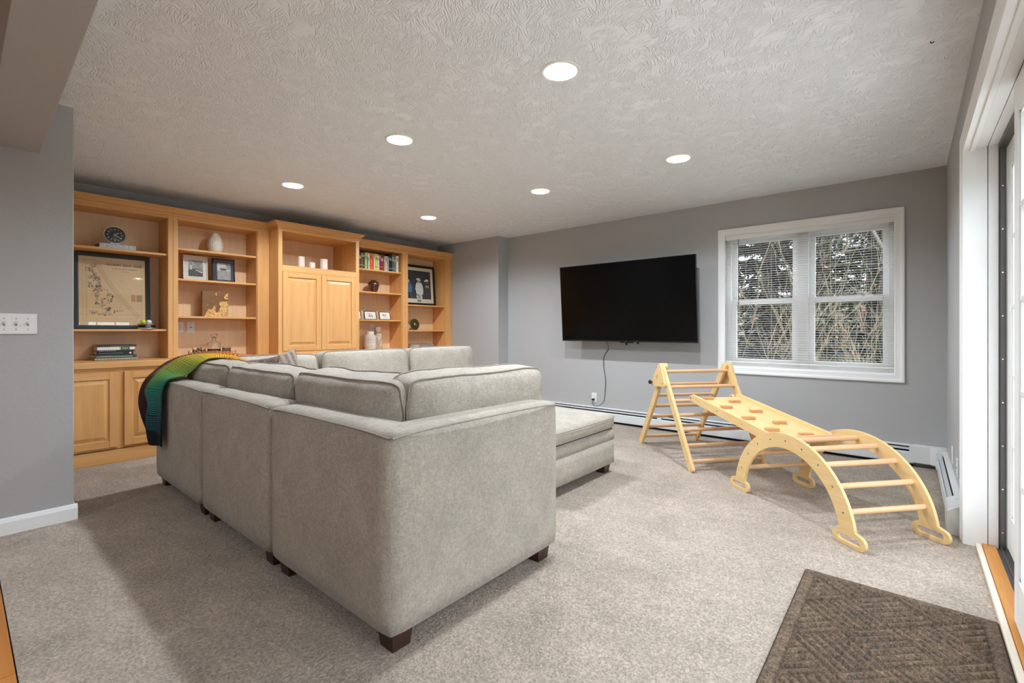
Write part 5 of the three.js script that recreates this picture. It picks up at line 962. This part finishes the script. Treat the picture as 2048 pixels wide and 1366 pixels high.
// upright books
{
  const list = [[26, 265, 0xb5443a, 'red and white book, leftmost upright on the shelf'], [14, 262, 0x4a4660, 'slim purple grey upright book, second from the left'], [30, 238, 0xe9e3d2, 'thick cream upright book near the left end'], [22, 240, 0xe3ddd3, 'off white upright book, right of the thick cream one'], [24, 232, 0x2f2c29, 'black upright book, right of the off white one'], [22, 222, 0x6c5238, 'brown patterned upright book, left of the lime green one'], [20, 216, 0x3d3a2c, 'dark olive upright book, left of the lime green one'],
    [28, 222, 0xb7bd62, 'lime green upright book'], [16, 218, 0x2d6b3b, 'slim dark green upright book, right of the lime one'], [18, 216, 0xe6e0c8, 'slim ivory upright book, left of the orange one'], [34, 224, 0xe2692c, 'thick orange upright book'], [10, 214, 0xa8231f, 'thin red upright book, right of the orange one'], [14, 208, 0xeadfd6, 'slim white upright book, left of the yellow one'],
    [38, 218, 0xd9c93a, 'thick bright yellow upright book'], [24, 206, 0xd9c8d4, 'pale pink upright book, right of the yellow one'], [14, 204, 0x5a2d4e, 'plum upright book, left of the dark red one'], [40, 214, 0x9a1f22, 'thick dark red upright book'], [22, 206, 0xa59a7a, 'khaki upright book, right of the dark red one'], [30, 212, 0xdcb9b4, 'pale rose upright book with a red top'], [18, 210, 0x8f9a8a, 'sage upright book, right of the rose one'],
    [34, 236, 0x141518, 'tall black upright book near the right end'], [24, 250, 0x4f5a5c, 'tall slate grey upright book near the right end'], [26, 240, 0x6f6a52, 'olive grey upright book, third from the right'], [18, 236, 0x8c8466, 'tan upright book, second from the right'], [30, 238, 0xe4dcc8, 'cream and orange upright book at the right end']];
  const total = list.reduce((s, b) => s + b[0], 0), k = 0.728 / total; let z = -3.266; const r = rngOf(12);
  list.forEach(([w, h, col, lab], i) => {
    const wd = w * k - 0.0008, H = h / 1000 * 0.96, D = 0.15 + r() * 0.03, zc = z - wd / 2; z -= w * k;
    const t = thing('book', lab, 'book', [-5.44 - D / 2 + 0.02 * r(), A1 + 0.0005, zc], Q + (i === 2 ? 0 : 0), 'upright books on the shelf');
    const c = new THREE.Color(col), cm = std(c, 0.55), a = wd / 2;
    part(t, 'cover', merge([rb(-a, -a + 0.0022, 0, H, -D / 2, D / 2, 0.0008), rb(a - 0.0022, a, 0, H, -D / 2, D / 2, 0.0008), rb(-a, a, 0, H, D / 2 - 0.003, D / 2, 0.002, 1)]), cm);
    part(t, 'pages', bx(-a + 0.0024, a - 0.0024, 0.002, H - 0.004, -D / 2 + 0.004, D / 2 - 0.004), std(0xded5c2, 0.9));
    // printed bands on the spine
    const b = c.clone(), dark = c.getHSL({}).l < 0.3; const bm = std(dark ? b.clone().lerp(new THREE.Color(0xd8d0bc), 0.55) : b.clone().lerp(new THREE.Color(0x2a2420), 0.5), 0.5);
    [0.14 + 0.1 * r(), 0.55 + 0.25 * r()].forEach((f, q) => part(t, 'spine_band', bx(-a * 0.75, a * 0.75, H * f, H * f + (q ? 0.03 + 0.03 * r() : 0.006 + 0.008 * r()), D / 2 - 0.0006, D / 2 + 0.0004), bm));
  });
}
// fourth column: brown vase, small frames, white vases
{
  const glaze = dataTex(256, 256, (u, v, o) => { const a = fbm(N1, u, v, 14, 14, 4), k = a > 0.55 ? 1 : 0.45; o[0] = 0.45 * k; o[1] = 0.22 * k; o[2] = 0.14 * k; }, true);
  solo('brown_vase', lathe([[0, 0], [0.044, 0], [0.048, 0.006], [0.066, 0.060], [0.075, 0.100], [0.072, 0.125], [0.054, 0.146], [0.034, 0.154], [0.034, 0.160], [0.038, 0.164], [0.034, 0.166], [0.028, 0.158], [0.03, 0.145], [0.05, 0.13]], 44), phys({ color: 0xffffff, roughness: 0.3, map: glaze, clearcoat: 0.6, clearcoatRoughness: 0.2 }), 'small dark brown glazed vase with a narrow neck, alone on its shelf', 'vase', null, [-5.53, B1 + 0.002, -3.655]);
  const small = (seed, cols) => canvasTex(256, 170, (c, W, H) => { c.fillStyle = '#efe9dc'; c.fillRect(0, 0, W, H); const r = rngOf(seed); for (let k = 0; k < 40; k++) { c.fillStyle = cols[Math.floor(r() * cols.length)]; c.fillRect(70 + r() * 90, 45 + r() * 70, 5 + r() * 24, 4 + r() * 8); } });
  const fm = std(0x4a2c1b, 0.45);
  pictureFrame('small_frame', 'small brown framed print on a cream ground, left of two fully seen', 0.188, 0.118, 0.0085, 0.014, fm, null, [-5.535, C1, -3.610], 0.20, 0, null, paper(small(3, ['#4b4a3c', '#6d6a58', '#2f2d28', '#8a8a78'])), [-0.086, 0.008, 0.086, 0.110]);
  pictureFrame('small_frame', 'small brown framed print with pink and green marks, right of the pair', 0.180, 0.116, 0.0085, 0.014, fm, null, [-5.535, C1, -3.838], 0.20, 0, null, paper(small(8, ['#c79a8f', '#6f7a52', '#e0b9a8', '#3d3a2e'])), [-0.082, 0.008, 0.082, 0.108]);
  pictureFrame('small_frame', 'small brown framed print mostly hidden by the tall cabinet side', 0.188, 0.118, 0.0085, 0.014, fm, null, [-5.535, C1, -3.375], 0.20, 0, null, paper(small(5, ['#7a7a6a', '#a09a80'])), [-0.086, 0.008, 0.086, 0.110]);
  const zig = dataTex(512, 512, grey((u, v) => { if (v > 0.62) return 0.6; if (v > 0.34) { const x = (u * 40) % 1; return Math.abs(x - 0.5) < 0.3 ? 1 : 0.3; } const x = (u * 8) % 1, t = Math.abs(Math.abs(x - 0.5) * 2 - (v / 0.34)); return t < 0.12 || (v * 22) % 1 < 0.25 ? 1 : 0.35; }));
  solo('ribbed_vase', lathe([[0, 0], [0.066, 0], [0.075, 0.008], [0.080, 0.05], [0.081, 0.150], [0.076, 0.182], [0.058, 0.202], [0.049, 0.210], [0.049, 0.246], [0.045, 0.248], [0.043, 0.210], [0.06, 0.19]], 64), std(0xded3c4, 0.6, { bumpMap: zig, bumpScale: 0.006 }), 'wide white stoneware vase with ribs and a zigzag pattern, front left', 'vase', null, [-5.53, CT, -3.602], 1.2);
  const pat = dataTex(256, 512, (u, v, o) => { const a = fbm(N2, u, v, 16, 20, 3), k = a > 0.5 ? 0.93 : 0.78; o[0] = 0.90 * k; o[1] = 0.82 * k; o[2] = 0.70 * k; }, true);
  const t = thing('bottle_vase', 'tall slim pale vase with a flared neck, behind the wide white vase', 'vase', [-5.60, CT, -3.770]);
  part(t, 'body', lathe([[0, 0], [0.050, 0], [0.056, 0.008], [0.057, 0.19], [0.053, 0.215], [0.036, 0.230], [0.030, 0.238]], 44), std(0xffffff, 0.6, { map: pat })); part(t, 'flared_neck', lathe([[0.030, 0.236], [0.028, 0.246], [0.036, 0.275], [0.048, 0.306], [0.045, 0.307], [0.032, 0.272], [0.024, 0.245]], 44), std(0xe3dcd2, 0.55));
}
// rightmost column
{
  const golf = canvasTex(640, 640, (c, W, H) => {
    const r = rngOf(2); c.fillStyle = '#10161c'; c.fillRect(0, 0, W, H); for (let k = 0; k < 500; k++) { c.fillStyle = ['#17222c', '#0b0f12', '#1d2a25', '#232a30'][k % 4]; c.globalAlpha = 0.5; c.beginPath(); c.arc(r() * W, r() * H, 6 + r() * 28, 0, 7); c.fill(); } c.globalAlpha = 1;
    const body = (x, y, w, h, col, lean) => { c.fillStyle = col; c.beginPath(); c.moveTo(x - w * 0.35, y); c.quadraticCurveTo(x - w * 0.7, y + h * 0.3, x - w * 0.5 + lean, y + h); c.lineTo(x + w * 0.5 + lean, y + h); c.quadraticCurveTo(x + w * 0.75, y + h * 0.35, x + w * 0.35, y); c.closePath(); c.fill(); };
    body(60, 300, 170, 210, '#2c6ba6', -20); c.fillStyle = '#c99b80'; c.beginPath(); c.arc(70, 262, 32, 0, 7); c.fill(); c.fillStyle = '#d8d4cc'; c.beginPath(); c.arc(66, 248, 30, 3.1, 6.4); c.fill(); body(50, 500, 150, 140, '#1b2438', 0);
    body(335, 270, 165, 270, '#d6d2c8', 10); c.fillStyle = '#b98768'; c.beginPath(); c.arc(330, 232, 36, 0, 7); c.fill(); c.fillStyle = '#cfd2cf'; c.beginPath(); c.ellipse(325, 204, 66, 17, 0.25, 0, 7); c.fill(); c.beginPath(); c.ellipse(330, 190, 36, 24, 0.2, 3.1, 6.4); c.fill(); c.fillStyle = '#22282c'; c.fillRect(294, 208, 72, 6); body(330, 530, 130, 110, '#cfcabd', 6);
    c.fillStyle = '#d6d2c8'; c.beginPath(); c.moveTo(270, 320); c.lineTo(230, 420); c.lineTo(250, 440); c.lineTo(300, 360); c.fill();
    body(545, 300, 120, 330, '#2b2a26', 0); c.fillStyle = '#a08f72'; c.fillRect(500, 320, 92, 60); c.fillStyle = '#5f4a3c'; c.beginPath(); c.arc(545, 250, 36, 0, 7); c.fill(); c.fillStyle = '#e8e6e0'; c.beginPath(); c.ellipse(540, 218, 48, 40, 0, 3.0, 6.5); c.fill(); c.beginPath(); c.ellipse(498, 224, 30, 10, -0.3, 0, 7); c.fill();
    for (let k = 0; k < 26; k++) { c.fillStyle = ['#d9d7d0', '#8fa0a0', '#3a4648', '#c0a060'][k % 4]; c.beginPath(); c.arc(270 + r() * 90, 520 + r() * 110, 5 + r() * 12, 0, 7); c.fill(); }
  });
  const w = 0.62, h = 0.60;
  const t = pictureFrame('framed_photo', 'large black framed photograph of three golfers in hats, on the rightmost column', w, h, 0.035, 0.022, std(0x0f0e0e, 0.4), null, [-5.575, 1.489, -4.462], 0.075, 0, std(0xdbcdb6, 0.8), paper(golf), [-w / 2 + 0.075, 0.098, w / 2 - 0.080, h - 0.083]);
  const R = new THREE.Matrix4().makeRotationX(-0.075); part(t, 'name_plate', rb(-0.032, 0.038, 0.052, 0.088, 0.0108, 0.0122, 0.0005).applyMatrix4(R), std(0x9c8f74, 0.4, { metalness: 0.6 }));
  // toothed metal disc on its edge
  const d = thing('metal_disc', 'round dark bronze disc with a toothed rim, leaning at the shelf back', 'ornament', [-5.565, 1.125, -4.37], Q), s = new THREE.Shape(), n = 36;
  for (let k = 0; k <= n * 2; k++) { const a = k / (n * 2) * Math.PI * 2, rr = k % 2 ? 0.083 : 0.077; k ? s.lineTo(rr * Math.cos(a), rr * Math.sin(a)) : s.moveTo(rr * Math.cos(a), rr * Math.sin(a)); }
  const hole = new THREE.Path(); hole.absarc(0, 0, 0.022, 0, Math.PI * 2, true); s.holes.push(hole);
  const lean = (g) => { g.rotateX(-0.14); g.translate(0, 0.083, 0); return g; }, bz = std(0x5b5232, 0.45, { metalness: 0.7 });
  part(d, 'toothed_ring', lean(extrude(s, 0.014, 0.002, 16)), bz);
  const ring = (R0, r) => { const g = new THREE.TorusGeometry(R0, r, 8, 48); g.translate(0, 0, 0.015); return g; };
  part(d, 'raised_ring', lean(merge([ring(0.058, 0.004), ring(0.040, 0.004)])), bz);
  const hub = lathe([[0, 0.002], [0.021, 0.002], [0.023, 0.010], [0.016, 0.020], [0, 0.022]], 24); hub.rotateX(Math.PI / 2); part(d, 'hub', lean(hub), std(0xa59a62, 0.35, { metalness: 0.8 }));
  const g1 = book('grey magazine with a red patch, flat on the counter below the bronze disc', 0.30, 0.06, 0.22, 0x8f8d88, [-5.52, CT + 0.0005, -4.46], Q + 0.1, null, {});
  part(g1, 'cover_patch', rb(-0.06, 0.02, 0.0598, 0.0615, -0.03, 0.07, 0.0004), std(0xb0403c, 0.5));
}
/* ---------- outdoors ---------- */
{
  const gnd = (x, z) => -0.35 + 0.11 * Math.max(0, -5.4 - z) + 0.25 * (noise3(x * 0.5, z * 0.5, 3) - 0.5) + 0.03 * Math.max(0, x - 2);
  const g = new THREE.PlaneGeometry(90, 90, 120, 120); g.rotateX(-Math.PI / 2);
  const p = g.attributes.position; for (let i = 0; i < p.count; i++) { const x = p.getX(i), z = p.getZ(i); const inside = x > -6.4 && x < 0.9 && z > -6 && z < 4.6; p.setY(i, inside ? -0.6 : gnd(x, z)); }
  g.computeVertexNormals(); const q = g.toNonIndexed(); boxUV(q, 0);
  const leaf = sized(dataTex(512, 512, (u, v, o) => { const a = fbm(N1, u, v, 60, 60, 3), b = fbm(N2, u, v, 6, 6, 3), gr = sstep(0.5, 0.62, b); o[0] = lerp(0.42, 0.32, gr) * (0.55 + 0.8 * a); o[1] = lerp(0.36, 0.35, gr) * (0.55 + 0.8 * a); o[2] = lerp(0.29, 0.24, gr) * (0.55 + 0.8 * a); }, true), 2, 2);
  struct('ground', q, std(0xffffff, 1, { map: leaf, bumpMap: leaf, bumpScale: 0.03 }));
  // unseen concrete paving by the sliding door, added pale to bounce daylight inside
  const dk = structGroup('added_patio', [2.9, -0.16, -1.6]), dm = [0xd4d0c8, 0xcdc9c0, 0xdad6cf].map((c) => std(c, 0.9, { bumpMap: plaster, bumpScale: 0.004 })), db = rb(-0.595, 0.595, 0, 0.06, -0.595, 0.595, 0.006);
  for (let a = 0; a < 4; a++) for (let b = 0; b < 6; b++) { const m = part(dk, 'paving_slab', db, dm[Math.floor(rnd() * 3)]); m.position.set(-1.83 + a * 1.2, 0.02, -3.0 + b * 1.2); }
  wpart(dk, 'bedding', bx(0.44, 5.36, -0.4, -0.135, -5.25, 2.05), dm[1]);

  const barkM = std(0x5e574e, 0.95), barkPale = std(0x7d766b, 0.95), twigM = std(0x857762, 0.95), tanM = std(0xa39176, 0.95), needleM = phys({ color: 0x465c47, roughness: 0.8, transmission: 0.0 }), needle2 = phys({ color: 0x58664a, roughness: 0.8 }), dryM = std(0x96683f, 0.9);
  const addBranch = (list, a, dir, len, r, depth, rr, spread, kids) => {
    const pts = [a.clone()]; let d = dir.clone(), q = a.clone(); const n = 5;
    for (let i = 0; i < n; i++) { d.add(V((rr() - 0.5) * 0.35, (rr() - 0.35) * 0.25, (rr() - 0.5) * 0.35)).normalize(); q = q.clone().addScaledVector(d, len / n); pts.push(q); }
    const c = new THREE.CatmullRomCurve3(pts), tg = new THREE.TubeGeometry(c, n * 2, r, depth > 1 ? 7 : 4, false), pp = tg.attributes.position, side = (depth > 1 ? 7 : 4) + 1;
    for (let i = 0; i < pp.count; i++) { const s = Math.floor(i / side) / (n * 2), m = c.getPointAt(Math.min(1, s)), k = 1 - 0.65 * s; pp.setXYZ(i, m.x + (pp.getX(i) - m.x) * k, m.y + (pp.getY(i) - m.y) * k, m.z + (pp.getZ(i) - m.z) * k); }
    list.push(tg);
    if (depth > 0) for (let k = 0; k < kids; k++) { const s = 0.25 + 0.75 * rr(), m = c.getPointAt(s), nd = d.clone().lerp(V(rr() - 0.5, rr() - 0.1, rr() - 0.5).normalize(), spread).normalize(); addBranch(list, m, nd, len * (0.35 + 0.3 * rr()), Math.max(0.0022, r * 0.45), depth - 1, rr, spread, kids); }
    return c;
  };
  const bareTree = (label, x, z, h, r, seed, mat, group) => { const rr = rngOf(seed), y = gnd(x, z) - 0.1, t = thing('bare_tree', label, 'tree', [x, y, z], 0, group), tr = []; const list = []; const c = addBranch(tr, V(0, 0, 0), V((rr() - 0.5) * 0.2, 1, (rr() - 0.5) * 0.1), h, r, 0, rr, 0, 0); for (let k = 0; k < 14; k++) { const s = 0.18 + 0.8 * rr(), m = c.getPointAt(s); addBranch(list, m, V(rr() - 0.5, 0.35 * rr() + 0.1, rr() - 0.5).normalize(), h * 0.22 * (1.1 - 0.6 * s), r * 0.3 * (1.1 - s) + 0.006, 2, rr, 0.6, 4); } part(t, 'trunk', tr[0], mat); part(t, 'branches', merge(list), mat); };
  const shrub = (label, x, z, h, n, seed, mat, leaves, group) => { const rr = rngOf(seed), y = gnd(x, z) - 0.03, t = thing('bare_shrub', label, 'shrub', [x, y, z], 0, group), list = []; for (let k = 0; k < n; k++) addBranch(list, V((rr() - 0.5) * 0.3, 0, (rr() - 0.5) * 0.3), V((rr() - 0.5) * 1.3, 1, (rr() - 0.5) * 1.0).normalize(), h * (0.6 + 0.5 * rr()), 0.006 + 0.005 * rr(), 2, rr, 0.55, 4); part(t, 'stems', merge(list), mat); if (leaves) { const ls = []; for (let k = 0; k < leaves; k++) { const s = 0.03 + 0.03 * rr(), l = new THREE.CircleGeometry(s * 0.6, 5); l.scale(1, 0.6, 1); l.rotateX(rr() * 3); l.rotateY(rr() * 6); l.translate((rr() - 0.5) * h * 1.2, h * (0.2 + 0.8 * rr()), (rr() - 0.5) * h * 0.8); ls.push(l); } part(t, 'dry_leaves', merge(ls), dryM); } };
  const conifer = (label, x, z, h, w, seed, mat, low = 0.06, dens = 1) => {
    const rr = rngOf(seed), y = gnd(x, z) - 0.1, t = thing('evergreen_tree', label, 'tree', [x, y, z]); part(t, 'trunk', new THREE.CylinderGeometry(0.03, 0.12 + h * 0.008, h, 10).translate(0, h / 2, 0), barkM);
    const br = [], pos = [], nor = []; const blade = (o, d, l, wd) => { const up = V(rr() - 0.5, 1, rr() - 0.5).normalize(), s = d.clone().cross(up).normalize().multiplyScalar(wd), e = o.clone().addScaledVector(d, l); const a = o.clone().add(s), b = o.clone().sub(s); pos.push(a.x, a.y, a.z, b.x, b.y, b.z, e.x, e.y, e.z); for (let k = 0; k < 3; k++) nor.push(up.x, up.y, up.z); };
    const N = Math.round(150 * dens);
    for (let k = 0; k < N; k++) {
      const s = low + (0.98 - low) * k / N, a = k * 2.4 + rr(), L = w * Math.pow(1 - s, 0.75) * (0.7 + 0.5 * rr()) + 0.15, o = V(0, h * s, 0), d = V(Math.cos(a), -0.12 + 0.3 * s + 0.1 * rr(), Math.sin(a)).normalize();
      br.push(rod(o, o.clone().addScaledVector(d, L), 0.012, 4));
      for (let j = 0; j < 130; j++) { const f = 0.15 + 0.85 * rr(), q = o.clone().addScaledVector(d, L * f).add(V((rr() - 0.5) * 0.34 * L * (1.1 - f), -0.05 * rr(), (rr() - 0.5) * 0.34 * L * (1.1 - f))); const nd = d.clone().multiplyScalar(0.6).add(V(rr() - 0.5, rr() * 0.3 - 0.45, rr() - 0.5)).normalize(); blade(q, nd, 0.13 + 0.12 * rr(), 0.014 + 0.012 * rr()); }
    }
    part(t, 'branches', merge(br), barkM); const g2 = new THREE.BufferGeometry(); g2.setAttribute('position', new THREE.Float32BufferAttribute(pos, 3)); g2.setAttribute('normal', new THREE.Float32BufferAttribute(nor, 3)); part(t, 'needles', g2, mat);
  };
  conifer('dark evergreen tree close behind the left window sash', -1.75, -8.6, 6.2, 1.7, 11, needleM, 0.04, 1.3);
  conifer('evergreen tree farther back between the two window sashes', -0.55, -12.2, 8.5, 2.0, 12, needleM, 0.05, 1.2);
  conifer('olive green evergreen tree behind the right window sash', 0.75, -10.8, 8.0, 2.0, 13, needle2, 0.05, 1.2);
  conifer('tall evergreen tree at the far left behind the left window sash', -3.4, -11.8, 9.0, 2.2, 14, needleM, 0.05, 1.1);
  conifer('distant evergreen tree at the right edge of the right window sash', 2.6, -14.0, 9.0, 2.3, 15, needle2, 0.05, 1.0);
  conifer('distant evergreen tree low behind the window mullion', -1.9, -16.0, 8.0, 2.5, 16, needle2, 0.03, 1.0);
  const G = 'bare trees in the woods outside the window';
  [[-0.2, -9.2, 9, 0.10], [-1.1, -10.8, 10, 0.09], [1.5, -12.5, 12, 0.14], [0.4, -14.5, 13, 0.15], [1.1, -9.4, 8, 0.07], [3.2, -17, 14, 0.16]].forEach(([x, z, h, r], i) => bareTree('bare grey leafless tree standing in the woods outside the window', x, z, h, r, 100 + i, i % 3 ? barkM : barkPale, G));
  const GS = 'bare shrubs outside the window';
  [[-1.55, -6.9, 1.9, 7, 30], [-1.0, -7.4, 2.1, 6, 25], [-0.35, -6.8, 1.8, 6, 0], [0.1, -7.6, 2.0, 7, 14], [-0.7, -8.4, 1.7, 7, 20], [0.6, -8.3, 1.8, 7, 0], [-2.2, -8.0, 1.9, 7, 20], [-0.1, -9.3, 1.5, 8, 10]].forEach(([x, z, h, n, l], i) => shrub('tangle of thin bare stems growing on the slope outside the window', x, z, h, n, 300 + i, i % 2 ? twigM : tanM, l, GS));
  // trees beyond the patio
  conifer('evergreen tree beyond the patio outside the sliding door', 9.5, -6.0, 8, 2.3, 21, needleM, 0.05, 1.0);
  conifer('second evergreen tree beyond the patio, farther from the house', 11.5, -10.5, 9, 2.4, 22, needle2, 0.05, 1.0);
  bareTree('bare tree beyond the patio outside the sliding door', 8.0, -8.6, 10, 0.13, 120, barkM);
}
scene.traverse((o) => { if (o.isMesh) { o.castShadow = o.receiveShadow = true; } });
renderer.render(scene, camera);
